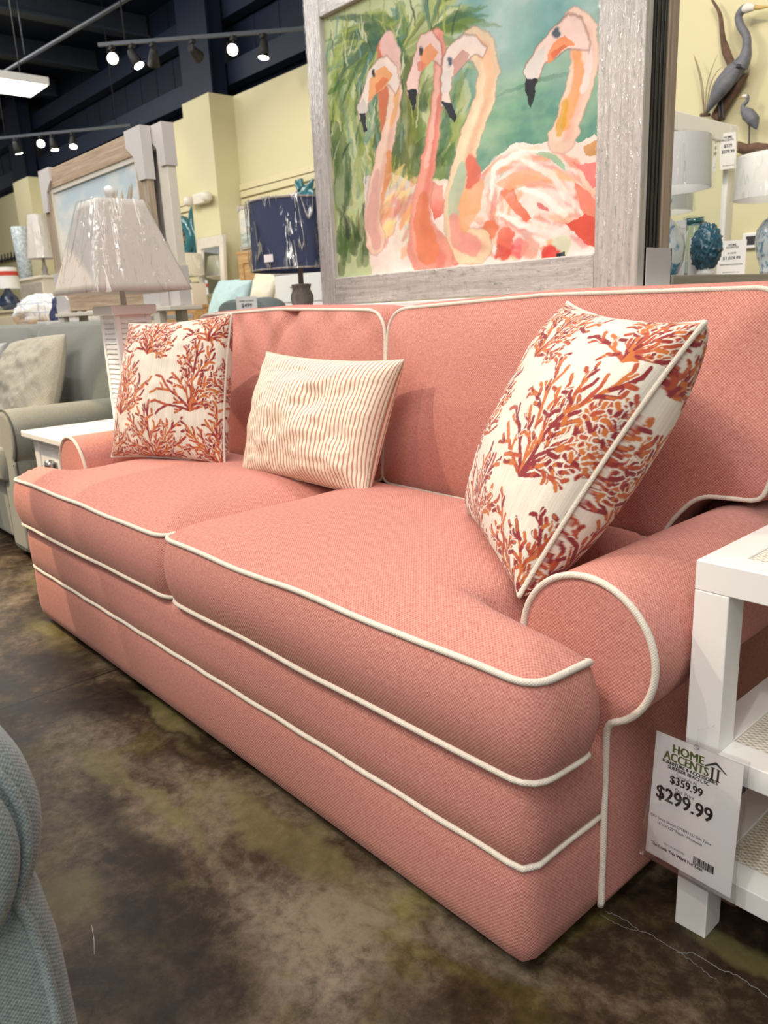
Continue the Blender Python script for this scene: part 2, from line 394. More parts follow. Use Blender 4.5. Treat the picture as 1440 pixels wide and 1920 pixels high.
def concrete():
    m, nt, b = newmat('stained_concrete')
    tc = node(nt, 'ShaderNodeTexCoord')
    P = tc.outputs['Object']
    sp0 = node(nt, 'ShaderNodeSeparateXYZ'); nt.links.new(P, sp0.inputs[0])
    big = noise_n(nt, 1.5, 5, 0.62, P, 0.9)
    mid = noise_n(nt, 5.0, 6, 0.7, P, 0.5)
    fine = noise_n(nt, 34.0, 6, 0.75, P, 0.3)
    mp = node(nt, 'ShaderNodeMapping'); mp.inputs['Location'].default_value = (4.3, 1.7, 0)
    nt.links.new(P, mp.inputs[0])
    ol = noise_n(nt, 2.2, 4, 0.6, mp.outputs[0], 1.4)
    f = math_n(nt, 'ADD', math_n(nt, 'MULTIPLY', big, 0.45), math_n(nt, 'ADD', math_n(nt, 'MULTIPLY', mid, 0.33), math_n(nt, 'MULTIPLY', fine, 0.22)))
    base = ramp_n(nt, f, [(0.40, (0.008, 0.005, 0.003)), (0.485, (0.036, 0.023, 0.014)), (0.535, (0.085, 0.062, 0.040)), (0.60, (0.165, 0.130, 0.088)), (0.68, (0.24, 0.20, 0.15))])
    oli = ramp_n(nt, f, [(0.38, (0.014, 0.010, 0.003)), (0.50, (0.070, 0.054, 0.017)), (0.64, (0.20, 0.18, 0.070))])
    om = ramp_n(nt, ol, [(0.56, (0, 0, 0)), (0.65, (0.8, 0.8, 0.8))])
    # acid-stain patches, darker patches and a dark bleed line, each where it lies on the slab
    wv = node(nt, 'ShaderNodeVectorMath', operation='ADD')
    nz = node(nt, 'ShaderNodeTexNoise'); nz.inputs['Scale'].default_value = 7.0; nz.inputs['Detail'].default_value = 4
    nt.links.new(P, nz.inputs['Vector'])
    nsc = node(nt, 'ShaderNodeVectorMath', operation='MULTIPLY_ADD')
    nt.links.new(nz.outputs['Color'], nsc.inputs[0]); nsc.inputs[1].default_value = (.16, .16, 0); nsc.inputs[2].default_value = (-.08, -.08, 0)
    nt.links.new(P, wv.inputs[0]); nt.links.new(nsc.outputs[0], wv.inputs[1])
    sw = node(nt, 'ShaderNodeSeparateXYZ'); nt.links.new(wv.outputs[0], sw.inputs[0])
    def patch(x, y, rx, ry, k):
        a = math_n(nt, 'POWER', math_n(nt, 'DIVIDE', math_n(nt, 'SUBTRACT', sw.outputs[0], x), rx), 2.0)
        b2 = math_n(nt, 'POWER', math_n(nt, 'DIVIDE', math_n(nt, 'SUBTRACT', sw.outputs[1], y), ry), 2.0)
        return math_n(nt, 'MULTIPLY', math_n(nt, 'MAXIMUM', math_n(nt, 'SUBTRACT', 1.0, math_n(nt, 'ADD', a, b2)), 0.0), k)
    pm = None
    for q in ((-1.14, .69, .26, .06, 1.6), (-1.62, .52, .16, .05, 1.3), (-1.26, .31, .10, .07, 1.2), (-1.42, .56, .30, .022, 1.3), (-.36, 1.02, .16, .035, 1.4), (-1.72, .735, .25, .035, 1.2), (-2.5, .72, .3, .05, .8)):
        v = patch(*q); pm = v if pm is None else math_n(nt, 'MAXIMUM', pm, v)
    pmc = node(nt, 'ShaderNodeClamp'); nt.links.new(pm, pmc.inputs[0])
    tanm = None
    for q in ((-.86, .58, .28, .12, 1.1), (-1.40, .66, .20, .07, .9), (-1.75, .55, .22, .10, .9), (-.72, .75, .2, .06, .8)):
        v = patch(*q); tanm = v if tanm is None else math_n(nt, 'MAXIMUM', tanm, v)
    tmc = node(nt, 'ShaderNodeClamp'); nt.links.new(math_n(nt, 'MULTIPLY', tanm, math_n(nt, 'MULTIPLY_ADD', fine, 2.4, -0.6)), tmc.inputs[0])
    dk = None
    for q in ((-1.30, .47, .28, .05, .9), (-2.25, .66, .25, .09, .9), (-1.05, .40, .30, .08, .8), (-.95, .33, .25, .10, .9), (-.62, .60, .18, .06, .7)):
        v = patch(*q); dk = v if dk is None else math_n(nt, 'MAXIMUM', dk, v)
    dl = math_n(nt, 'ABSOLUTE', math_n(nt, 'SUBTRACT', sw.outputs[1], math_n(nt, 'MULTIPLY_ADD', math_n(nt, 'POWER', math_n(nt, 'ADD', sw.outputs[0], 1.95), 2.0), 0.28, .695)))
    dl = math_n(nt, 'MAXIMUM', math_n(nt, 'SUBTRACT', 1.0, math_n(nt, 'DIVIDE', dl, .016)), 0.0)
    dl = math_n(nt, 'MULTIPLY', dl, math_n(nt, 'MULTIPLY', math_n(nt, 'GREATER_THAN', sp0.outputs[0], -2.1), math_n(nt, 'LESS_THAN', sp0.outputs[0], -1.42)))
    dkc = node(nt, 'ShaderNodeClamp'); nt.links.new(math_n(nt, 'MAXIMUM', dk, dl), dkc.inputs[0])
    c = mix_n(nt, tmc.outputs[0], base, (0.20, 0.165, 0.12))
    c = mix_n(nt, om, c, oli)
    c = mix_n(nt, math_n(nt, 'MULTIPLY', pmc.outputs[0], 0.6), c, mix_n(nt, f, (0.02, .017, .005), (0.26, 0.235, 0.10)))
    c = mix_n(nt, math_n(nt, 'MULTIPLY', dkc.outputs[0], 0.8), c, (0.014, 0.008, 0.005))
    # saw-cut joint in the slab
    sp = node(nt, 'ShaderNodeSeparateXYZ'); nt.links.new(P, sp.inputs[0])
    d = math_n(nt, 'ABSOLUTE', math_n(nt, 'ADD', sp.outputs[0], 2.088))
    j = math_n(nt, 'LESS_THAN', d, 0.004)
    c = mix_n(nt, math_n(nt, 'MULTIPLY', j, 0.85), c, (0.006, 0.005, 0.004))
    nt.links.new(c, b.inputs['Base Color'])
    nt.links.new(math_n(nt, 'MULTIPLY_ADD', mid, 0.3, 0.30), b.inputs['Roughness'])
    b.inputs['Specular IOR Level'].default_value = 0.16
    bump_n(nt, b, fine, 0.08, 0.003)
    return m
MAT['concrete'] = concrete()
# ------------------------------------------------------------------ geometry helpers
def V(*a): return Vector(a)

def add_box(bm, x0, x1, y0, y1, z0, z1, bev=0.0, mi=0):
    vs = [bm.verts.new((x, y, z)) for z in (z0, z1) for y in (y0, y1) for x in (x0, x1)]
    fs = []
    for f in ((0, 2, 3, 1), (4, 5, 7, 6), (0, 1, 5, 4), (2, 6, 7, 3), (0, 4, 6, 2), (1, 3, 7, 5)):
        q = bm.faces.new([vs[i] for i in f]); q.material_index = mi; fs.append(q)
    if bev:
        es = list({e for f in fs for e in f.edges})
        bmesh.ops.bevel(bm, geom=es, offset=bev, segments=2, affect='EDGES', profile=0.5)

def frames(pts, closed):
    n = len(pts); T = []
    for i in range(n):
        a = pts[i - 1] if (i > 0 or closed) else pts[i]
        b = pts[(i + 1) % n] if (i < n - 1 or closed) else pts[i]
        t = (b - a)
        T.append(t.normalized() if t.length > 1e-9 else V(0, 0, 1))
    up = V(0, 0, 1) if abs(T[0].z) < 0.9 else V(1, 0, 0)
    u = (up - T[0] * up.dot(T[0])).normalized()
    out = []
    for t in T:
        u = (u - t * u.dot(t))
        u = u.normalized() if u.length > 1e-6 else t.orthogonal().normalized()
        out.append((u, t.cross(u)))
    return out

def tube(bm, pts, r, closed=False, seg=8, mi=0):
    pts = [Vector(p) for p in pts]
    rs = r if isinstance(r, (list, tuple)) else [r] * len(pts)
    fr = frames(pts, closed)
    rings = []
    for p, (u, w), q in zip(pts, fr, rs):
        rings.append([bm.verts.new(p + (u * math.cos(2 * math.pi * k / seg) + w * math.sin(2 * math.pi * k / seg)) * q) for k in range(seg)])
    n = len(rings)
    for i in range(n if closed else n - 1):
        a, b = rings[i], rings[(i + 1) % n]
        for k in range(seg):
            f = bm.faces.new((a[k], a[(k + 1) % seg], b[(k + 1) % seg], b[k])); f.smooth = True; f.material_index = mi
    if not closed:
        f = bm.faces.new(rings[0][::-1]); f.material_index = mi
        f = bm.faces.new(rings[-1]); f.material_index = mi

def lathe(bm, prof, c, seg=32, cap=True, mi=0):
    """prof: (radius, z) from the bottom up about the vertical through c"""
    rings = []
    for r, z in prof:
        rings.append([bm.verts.new((c[0] + r * math.cos(2 * math.pi * k / seg), c[1] + r * math.sin(2 * math.pi * k / seg), c[2] + z)) for k in range(seg)])
    for a, b in zip(rings, rings[1:]):
        for k in range(seg):
            f = bm.faces.new((a[k], a[(k + 1) % seg], b[(k + 1) % seg], b[k])); f.smooth = True; f.material_index = mi
    if cap:
        bm.faces.new(rings[0][::-1]).material_index = mi
        bm.faces.new(rings[-1]).material_index = mi

def ring_resample(poly, radii, n):
    """closed 2D polygon with a corner radius per vertex -> n even points"""
    pts = []
    m = len(poly)
    for i in range(m):
        p = Vector(poly[i]); a = Vector(poly[i - 1]); b = Vector(poly[(i + 1) % m])
        r = radii[i] if isinstance(radii, (list, tuple)) else radii
        da = (a - p); db = (b - p)
        k = min(r, da.length * 0.49, db.length * 0.49)
        if k < 1e-5:
            pts.append(p); continue
        q0 = p + da.normalized() * k; q1 = p + db.normalized() * k
        for t in range(7):
            s = t / 6
            pts.append(q0 * (1 - s) ** 2 + p * 2 * s * (1 - s) + q1 * s ** 2)
    L = [0.0]
    for i in range(len(pts)):
        L.append(L[-1] + (pts[(i + 1) % len(pts)] - pts[i]).length)
    out = []; j = 0
    for k in range(n):
        t = L[-1] * k / n
        while L[j + 1] < t: j += 1
        s = (t - L[j]) / max(1e-9, L[j + 1] - L[j])
        out.append(pts[j % len(pts)].lerp(pts[(j + 1) % len(pts)], s))
    return out

def normals2(pts):
    n = len(pts)
    area = sum(pts[i].x * pts[(i + 1) % n].y - pts[(i + 1) % n].x * pts[i].y for i in range(n))
    s = 1 if area > 0 else -1
    out = []
    for i in range(n):
        t = pts[(i + 1) % n] - pts[i - 1]
        out.append(Vector((t.y, -t.x)).normalized() * s)
    return out

def dist_edge(p, pts):
    best = 9
    for i in range(len(pts)):
        a, b = pts[i - 1], pts[i]
        d = b - a; l = d.length_squared
        t = 0 if l < 1e-12 else max(0, min(1, (p - a).dot(d) / l))
        best = min(best, (a + d * t - p).length)
    return best

def loft(bm, pts, levels, place, capa=True, capb=True, mi=0):
    """levels: (height, outward offset)"""
    nm = normals2(pts); n = len(pts); rings = []
    for h, o in levels:
        rings.append([bm.verts.new(place(p.x + q.x * o, p.y + q.y * o, h)) for p, q in zip(pts, nm)])
    for a, b in zip(rings, rings[1:]):
        for k in range(n):
            f = bm.faces.new((a[k], a[(k + 1) % n], b[(k + 1) % n], b[k])); f.smooth = True; f.material_index = mi
    if capa: bm.faces.new(rings[0][::-1]).material_index = mi
    if capb: bm.faces.new(rings[-1]).material_index = mi
    return rings

def cushion(bm, pts, h0, h1, crown, centre, place, box_bulge=0.012, fall=0.11, wob=0.0, back_crown=0.0, ripple=None):
    """boxed cushion: welted outline pts, face crowned beyond h1, back at h0"""
    n = len(pts)
    levels = [(h0, 0.0)] + [(h0 + (h1 - h0) * t, box_bulge * math.sin(math.pi * t) ** 0.8) for t in (0.08, 0.2, 0.35, 0.5, 0.65, 0.8, 0.92)] + [(h1, 0.0)]
    rings = loft(bm, pts, levels, place, False, False)
    c = Vector(centre)
    for side, h, cr, ring in ((1, h1, crown, rings[-1]), (-1, h0, back_crown, rings[0])):
        prev = ring
        ts = [0.985, 0.96, 0.93, 0.89, 0.84, 0.78, 0.70, 0.6, 0.48, 0.36, 0.24, 0.12]
        for t in ts:
            cur = []
            for p in pts:
                q = c + (p - c) * t
                d = dist_edge(q, pts)
                hh = cr * (1 - math.exp(-d / fall))
                if wob: hh += wob * (mnoise.noise(Vector((q.x * 6, q.y * 6, h * 9))) ) * min(1, d / 0.05)
                if ripple: hh += ripple(q.x, q.y, d)
                cur.append(bm.verts.new(place(q.x, q.y, h + side * hh)))
            for k in range(n):
                a = (prev[k], prev[(k + 1) % n], cur[(k + 1) % n], cur[k])
                f = bm.faces.new(a if side == 1 else a[::-1]); f.smooth = True
            prev = cur
        d = dist_edge(c, pts)
        m = bm.verts.new(place(c.x, c.y, h + side * cr * (1 - math.exp(-d / fall))))
        for k in range(n):
            a = (prev[k], prev[(k + 1) % n], m)
            f = bm.faces.new(a if side == 1 else a[::-1]); f.smooth = True

def origin_of(o):
    r = V(0, 0, 0)
    while o is not None:
        r = r + o.location; o = o.parent
    return r

def obj(name, bm, mat, parent=None, loc=None, smooth=None, fixn=True, label=None):
    """link bm (in world coordinates) as ONE mesh object"""
    if fixn: bmesh.ops.recalc_face_normals(bm, faces=bm.faces[:])
    me = bpy.data.meshes.new(name)
    base = origin_of(parent) if parent else (Vector(loc) if loc is not None else V(0, 0, 0))
    bmesh.ops.translate(bm, vec=-base, verts=bm.verts[:])
    if smooth is not None:
        for f in bm.faces: f.smooth = smooth
    bm.to_mesh(me); bm.free()
    for m in (mat if isinstance(mat, (list, tuple)) else [mat]):
        me.materials.append(m)
    o = bpy.data.objects.new(name, me)
    COL.objects.link(o)
    if parent: o.parent = parent
    else: o.location = base
    if label: o['label'] = label
    return o

def tag(o, label, cat, group=None, kind=None):
    o['label'] = label; o['category'] = cat
    if group: o['group'] = group
    if kind: o['kind'] = kind
    return o

def thing(name, label, cat, loc=(0, 0, 0), group=None):
    o = bpy.data.objects.new(name, None)
    COL.objects.link(o)
    o.location = loc; o.empty_display_size = 0.05
    return tag(o, label, cat, group)

def struct(name, bm, mat):
    o = obj(name, bm, mat); o['kind'] = 'structure'
    return o

def dup(root, loc, rot=None, label=None):
    r = root.copy(); COL.objects.link(r); r.location = loc
    if rot is not None: r.rotation_euler = rot
    if label: r['label'] = label
    for ch in list(root.children):
        c = ch.copy(); COL.objects.link(c); c.parent = r
        for g in list(ch.children):
            d = g.copy(); COL.objects.link(d); d.parent = c
    return r

def B(): return bmesh.new()

def box_obj(name, mat, parent, *a, bev=0.0, **k):
    bm = B(); add_box(bm, *a, bev=bev)
    return obj(name, bm, mat, parent, **k)

def text_mesh(bm, txt, size, mtx, offset=0.0, thick=0.0004, sx=1.0):
    """lettering: filled glyph outlines, centred, set on the plane of mtx (x along the line, y up)"""
    cu = bpy.data.curves.new('lettering', 'FONT')
    cu.body = txt; cu.size = size; cu.align_x = 'CENTER'; cu.align_y = 'CENTER'
    cu.offset = offset; cu.extrude = thick; cu.resolution_u = 3
    o = bpy.data.objects.new('lettering', cu); COL.objects.link(o)
    dg = bpy.context.evaluated_depsgraph_get()
    me = bpy.data.meshes.new_from_object(o.evaluated_get(dg))
    me.transform(mtx @ Matrix.Diagonal((sx, 1, 1, 1)))
    bm.from_mesh(me)
    bpy.data.objects.remove(o); bpy.data.curves.remove(cu); bpy.data.meshes.remove(me)

# ------------------------------------------------------------------ setting
bm = B(); add_box(bm, -20, 8, -9, 9, -0.1, 0.0); struct('floor', bm, MAT['concrete'])
WY = 5.0; WTOP = 3.25
bm = B(); add_box(bm, -18.2, 3.5, WY, WY + 0.15, 0, WTOP); struct('wall_back', bm, MAT['yellow_wall'])
bm = B(); add_box(bm, -18.2, -18.0, -6, WY + 0.15, 0, WTOP); struct('wall_left', bm, MAT['yellow_wall'])
bm = B()
for x0, x1 in ((-8.43, -7.85), (-14.28, -13.55)):
    add_box(bm, x0, x1, 4.7, WY, 0, WTOP)
    o = struct('wall_column', bm, MAT['yellow_wall']); bm = B()
bm.free()
# dark metal building shell above the partition walls
bm = B(); add_box(bm, -24, 6, 5.75, 5.85, 2.6, 5.2)
for k in range(60):
    x = -23.5 + k * 0.5
    add_box(bm, x, x + 0.06, 5.743, 5.75, 2.6, 5.0)
struct('wall_shell', bm, MAT['navy_steel'])
bm = B(); add_box(bm, -24, 6, -8, 5.85, 5.0, 5.1)
struct('ceiling', bm, MAT['navy_steel'])
bm = B()
for z, y in ((4.45, 5.6), (3.75, 5.6)):
    add_box(bm, -24, 6, y - 0.06, y + 0.1, z - 0.12, z + 0.12)
struct('wall_girt', bm, MAT['navy_beam'])
for k in range(9):
    x = -21.5 + k * 1.75
    bm = B(); add_box(bm, x - 0.04, x + 0.04, -8, 5.7, 4.72, 4.98); add_box(bm, x - 0.1, x + 0.1, -8, 5.7, 4.70, 4.73)
    struct('roof_purlin', bm, MAT['purlin'])
for x in (-9.05, -15.6):
    bm = B(); add_box(bm, x - 0.3, x + 0.3, 5.3, 5.5, 2.9, 5.0); add_box(bm, x - 0.34, x + 0.34, 5.27, 5.3, 2.9, 5.0)
    struct('steel_column', bm, MAT['navy_steel'])
# slatwall boards with dark grooves between them
for x0, x1 in ((-13.5, -8.45), (-7.84, -3.2)):
    bm = B()
    z = 0.9
    while z < 2.24:
        add_box(bm, x0, x1, WY - 0.022, WY - 0.002, z, z + 0.064, 0.003); z += 0.083
    add_box(bm, x0, x1, WY - 0.012, WY - 0.003, 0.9, 2.3, mi=1)
    add_box(bm, x0, x1, WY - 0.03, WY - 0.002, 2.3, 2.36)
    struct('trim_1', bm, [MAT['slat'], MAT['groove']])
# crack threads in the slab
bm = B()
rnd = random.Random(3)
def crackline(pts, r):
    P = []
    for a, b in zip(pts, pts[1:]):
        for k in range(6):
            t = k / 6
            P.append(V(a[0] + (b[0] - a[0]) * t + rnd.uniform(-.002, .002), a[1] + (b[1] - a[1]) * t + rnd.uniform(-.002, .002), 0.0006))
    tube(bm, P, r, seg=5)
crackline([(-.583, .955), (-.563, .962), (-.523, .959), (-.5, .964), (-.461, .962), (-.434, .96), (-.411, .956), (-.394, .953)], .0006)
crackline([(-.461, .962), (-.439, .977), (-.401, .976), (-.38, .984), (-.332, .978), (-.30, .985)], .0008)
crackline([(-.585, .945), (-.56, .945), (-.535, .95), (-.523, .959)], .0005)
struct('floor_crack', bm, plain('crack_dust', (.16, .155, .15), .9))

# ------------------------------------------------------------------ coral sofa
SX0, SX1 = -2.665, -0.583
XM = -1.625
def mir(x): return SX0 + SX1 - x
sofa = thing('sofa', 'coral tweed two-seat sofa with cream welting and rolled arms on dark concrete floor', 'sofa', (XM, 1.2, 0))
ident = lambda a, b, h: (a, b, h)

# base: skirt tier and rail tier
out = ring_resample([(SX0, .748), (SX1, .748), (SX1, 1.74), (SX0, 1.74)], .026, 240)
bm = B()
loft(bm, out, [(.022, -.012), (.032, -.002), (.06, .002), (.10, .004), (.15, .003), (.185, 0), (.196, -.004)], ident)
obj('skirt', bm, MAT['coral'], sofa)
bm = B()
loft(bm, out, [(.196, -.004), (.21, .004), (.25, .006), (.29, .006), (.318, .003), (.332, -.004), (.339, -.018), (.343, -.06)], ident)
obj('seat_rail', bm, MAT['coral'], sofa)
bm = B()
fr_path = [V(SX0 + .002, 0.937, .197)] + [V(p.x, p.y, .197 + .0012 * math.sin(i * .9)) for i, p in enumerate(out) if p.y < .90]
fr_path = sorted([p for p in fr_path if p.x < XM and p.y > .79], key=lambda p: -p.y) + sorted([p for p in fr_path if p.y <= .79], key=lambda p: p.x) + sorted([p for p in fr_path if p.x > XM and p.y > .79], key=lambda p: p.y) + [V(SX1, .934, .197)]
tube(bm, fr_path, .0055, seg=10)
obj('base_welt', bm, MAT['welt'], sofa, label='cream welt cord around the base')
for x in (SX0 + .12, SX1 - .12):
    for y in (.85, 1.62): box_obj('foot', MAT['black_matte'], sofa, x - .03, x + .03, y - .03, y + .03, 0, .03)

# seat cushions (T shaped at the outer front corners)
def seat(flip):
    P = [(-1.628, .742), (-.566, .738), (-.560, .858), (-.742, .915), (-.748, 1.40), (-1.628, 1.40)]
    if flip: P = [(mir(x) + .004, y) for x, y in P][::-1]
    rr = [.055, .04, .012, .012, .03, .02]
    if flip: rr = rr[::-1]
    pts = ring_resample(P, rr, 220)
    bm = B()
    def sst(t): t = max(0, min(1, t)); return t * t * (3 - 2 * t)
    def seatplace(a, b, h):
        x = a if not flip else mir(a)
        return (a, b, h - .040 * sst((b - .845) / .06) * sst((x + .79) / .06) * max(0, (h - .345) / .152))
    c = ((-1.1 if not flip else mir(-1.1)), .868)
    cushion(bm, pts, .345, .497, .056, c, seatplace, .018, .075, .005)
    s = obj('seat_cushion', bm, MAT['coral'], sofa)
    for h, dz in ((.498, 0), (.346, -.004)):
        bm = B()
        nm = normals2(pts)
        tube(bm, [V(*seatplace(p.x + q.x * .003, p.y + q.y * .003, h)) + V(0, 0, .005 * mnoise.noise(V(p.x * 5, p.y * 5, h * 50))) for p, q in zip(pts, nm)], .0053, True, 10)
        obj('cushion_welt', bm, MAT['welt'], s, label='cream welt cord')
seat(False); seat(True)

# arms
def arm(flip):
    f = (lambda x: mir(x)) if flip else (lambda x: x)
    P = [(-.735, .03), (-.577, .03), (-.577, .345), (-.572, .362)]
    for a in range(-52, 181, 8):
        P.append((-.618 + .116 * math.cos(math.radians(a)), .468 + .116 * math.sin(math.radians(a))))
    P.append((-.735, .40))
    P = [(f(x) + (-.035 * max(0, min(1, (z - .36) / .1)) if flip else 0), z + (.022 * max(0, min(1, (z - .36) / .1)) if flip else 0)) for x, z in P]
    if flip: P = P[::-1]
    pts = ring_resample(P, .004, 170)
    bm = B()
    loft(bm, pts, [(.930, -.016), (.931, -.006), (.936, .0), (.95, .002), (1.2, .003), (1.72, .003)], lambda a, b, h: (a, h, b))
    # padded front panel
    ar = obj('arm', bm, MAT['coral'], sofa)
    bm = B()
    q = [p for p in pts]
    if flip: q = q[::-1]
    k0 = min(range(len(q)), key=lambda i: (q[i] - Vector((f(-.577), .03))).length)
    q = q[k0:] + q[:k0]
    k1 = next(i for i in range(len(q)) if i > 40 and q[i].y < .40 and abs(q[i].x - f(-.735)) < .05)
    tube(bm, [V(p.x, .931, p.y) for p in q[:k1]], .0055, seg=10)
    obj('arm_welt', bm, MAT['welt'], ar, label='cream welt cord around the arm front')
arm(False); arm(True)

# back frame and cushions
bm = B()
add_box(bm, SX0 + .01, SX1 - .01, 1.56, 1.75, .03, .935, .03)
obj('back_frame', bm, MAT['coral'], sofa)
backplace = lambda a, b, h: (a, 1.425 + (b - .5) * .09 - h, b)
def back(flip):
    P = [(-1.630, .500), (-.775, .492), (-.748, .545), (-.700, .598), (-.58, .604), (-.556, .70), (-.585, .984), (-1.10, .992), (-1.618, .975)]
    rr = [.04, .02, .03, .03, .02, .05, .05, .02, .075]
    if flip:
        P = [(mir(x) - .002, z) for x, z in P][::-1]; rr = rr[::-1]
    pts = ring_resample(P, rr, 220)
    bm = B()
    rip = None
    if flip:
        rip = lambda a, b, d: .010 * math.exp(-((b - .94) / .06) ** 2) * math.sin(a * 38 + b * 14) * min(1, d / .03) - .022 * math.exp(-((a + 2.16 - (b - .8) * .5) / .03) ** 2) * max(0, (b - .68) / .3)
    c = (-1.15 if not flip else mir(-1.15), .76)
    cushion(bm, pts, -.15, 0, .055, c, backplace, .012, .12, .006, .0, rip)
    s = obj('back_cushion', bm, MAT['coral'], sofa)
    bm = B()
    tube(bm, [Vector(backplace(p.x, p.y, 0.002 * mnoise.noise(V(p.x * 8, p.y * 8, 2)))) for p in pts], .0048, True, 10)
    obj('cushion_welt', bm, MAT['welt'], s, label='cream welt cord')
back(False); back(True)
# ------------------------------------------------------------------ painted surfaces (drawn per vertex into a colour attribute)
def smooth_noise(h, w, cells, rs):
    g = rs.rand(cells + 3, cells + 3)
    y = np.linspace(0, cells, h); x = np.linspace(0, cells, w)
    yi = y.astype(int); xi = x.astype(int)
    fy = (y - yi)[:, None]; fx = (x - xi)[None, :]
    fy = fy * fy * (3 - 2 * fy); fx = fx * fx * (3 - 2 * fx)
    a = g[yi][:, xi]; b = g[yi][:, xi + 1]; c = g[yi + 1][:, xi]; d = g[yi + 1][:, xi + 1]
    return (a * (1 - fx) + b * fx) * (1 - fy) + (c * (1 - fx) + d * fx) * fy

def fbm(h, w, cells, rs, octs=4):
    o = np.zeros((h, w)); amp = 1; s = 0
    for k in range(octs):
        o += amp * smooth_noise(h, w, cells, rs); s += amp; amp *= .55; cells = int(cells * 2)
    return o / s

class Sheet:
    """colour grid; u right, v up, both 0..1; aspect = height / width"""
    def __init__(s, w, h, col, seed=1):
        s.w, s.h = w, h
        s.asp = h / w
        s.c = np.ones((h, w, 3)) * np.array(col)
        s.rs = np.random.RandomState(seed)
        s.U, s.V = np.meshgrid(np.linspace(0, 1, w), np.linspace(0, 1, h))
        s.wx = np.zeros((h, w)); s.wy = np.zeros((h, w))
        s.tone = np.ones((h, w)); s.wash = None; s.wk = 1.0
    def warp(s, cells, amt):
        s.wx = (fbm(s.h, s.w, cells, s.rs) - .5) * amt
        s.wy = (fbm(s.h, s.w, cells, s.rs) - .5) * amt
    def _box(s, us, vs, pad):
        x0 = max(0, int((min(us) - pad) * s.w)); x1 = min(s.w, int((max(us) + pad) * s.w) + 2)
        pv = pad / s.asp
        y0 = max(0, int((min(vs) - pv) * s.h)); y1 = min(s.h, int((max(vs) + pv) * s.h) + 2)
        return (x0, x1, y0, y1) if x1 > x0 and y1 > y0 else None
    def blend(s, b, m, col):
        x0, x1, y0, y1 = b
        t = s.tone[y0:y1, x0:x1]
        col = np.array(col)
        if s.wash is not None:
            w1, w2 = s.wash
            oy, ox = s.rs.randint(0, s.h), s.rs.randint(0, s.w)
            iy = (np.arange(y0, y1) + oy) % s.h; ix = (np.arange(x0, x1) + ox) % s.w
            a = w1[iy][:, ix]; b2 = w2[iy][:, ix]
            t = t * (1 - s.wk * .5 + s.wk * .8 * a)
            col = col * (1 - s.wk * .22 + s.wk * .42 * b2)[..., None] + .05 * (a - .5)[..., None]
        m = np.clip(m * t, 0, 1)[..., None]
        s.c[y0:y1, x0:x1] = s.c[y0:y1, x0:x1] * (1 - m) + col * m
    def stroke(s, pts, ws, col, alpha=1.0, soft=.004):
        us = [p[0] for p in pts]; vs = [p[1] for p in pts]
        ws = ws if isinstance(ws, (list, tuple)) else [ws] * len(pts)
        mx = max(ws) + soft + np.abs(s.wx).max()
        b = s._box(us, vs, mx)
        if b is None: return
        x0, x1, y0, y1 = b
        X = s.U[y0:y1, x0:x1] + s.wx[y0:y1, x0:x1]; Y = (s.V[y0:y1, x0:x1] + s.wy[y0:y1, x0:x1]) * s.asp
        m = np.zeros_like(X)
        for (p, q, a, c) in zip(pts, pts[1:], ws, ws[1:]):
            px, py, qx, qy = p[0], p[1] * s.asp, q[0], q[1] * s.asp
            dx, dy = qx - px, qy - py; l = dx * dx + dy * dy + 1e-12
            t = np.clip(((X - px) * dx + (Y - py) * dy) / l, 0, 1)
            d = np.hypot(X - px - t * dx, Y - py - t * dy)
            r = a + (c - a) * t
            m = np.maximum(m, np.clip((r - d) / soft + .5, 0, 1))
        s.blend(b, m * alpha, col)
    def poly(s, pts, col, alpha=1.0, edge=None):
        us = [p[0] for p in pts]; vs = [p[1] for p in pts]
        b = s._box(us, vs, .02 + np.abs(s.wx).max())
        if b is None: return
        x0, x1, y0, y1 = b
        X = s.U[y0:y1, x0:x1] + s.wx[y0:y1, x0:x1]; Y = s.V[y0:y1, x0:x1] + s.wy[y0:y1, x0:x1]
        ins = np.zeros(X.shape, bool)
        n = len(pts)
        for i in range(n):
            ax, ay = pts[i - 1]; bx, by = pts[i]
            if abs(by - ay) < 1e-9: continue
            cnd = ((ay > Y) != (by > Y)) & (X < (bx - ax) * (Y - ay) / (by - ay) + ax)
            ins ^= cnd
        s.blend(b, ins * alpha, col)
        if edge: s.stroke(list(pts) + [pts[0]], edge[0], edge[1], edge[2])
    def attach(s, me, uv):
        """colour attribute per vertex from (u, v) of each vertex"""
        at_ = me.color_attributes.new('print', 'FLOAT_COLOR', 'POINT')
        a = np.ones((len(uv), 4), np.float32)
        x = np.clip((uv[:, 0] * (s.w - 1)).round().astype(int), 0, s.w - 1)
        y = np.clip((uv[:, 1] * (s.h - 1)).round().astype(int), 0, s.h - 1)
        a[:, :3] = np.clip(s.c[y, x], 0, 1)
        at_.data.foreach_set('color', a.ravel())

def S(r, g, b):
    """display colour 0..255 -> linear"""
    return tuple(((c / 255) / 12.92) if c / 255 <= .04045 else ((c / 255 + .055) / 1.055) ** 2.4 for c in (r, g, b))

def grid_mesh(name, pos, nu, nv, flip=False):
    """pos: (nv*nu,3) array, row-major in v"""
    me = bpy.data.meshes.new(name)
    idx = np.arange(nu * nv).reshape(nv, nu)
    q = np.stack([idx[:-1, :-1], idx[:-1, 1:], idx[1:, 1:], idx[1:, :-1]], -1).reshape(-1, 4)
    if flip: q = q[:, ::-1]
    return pos, q

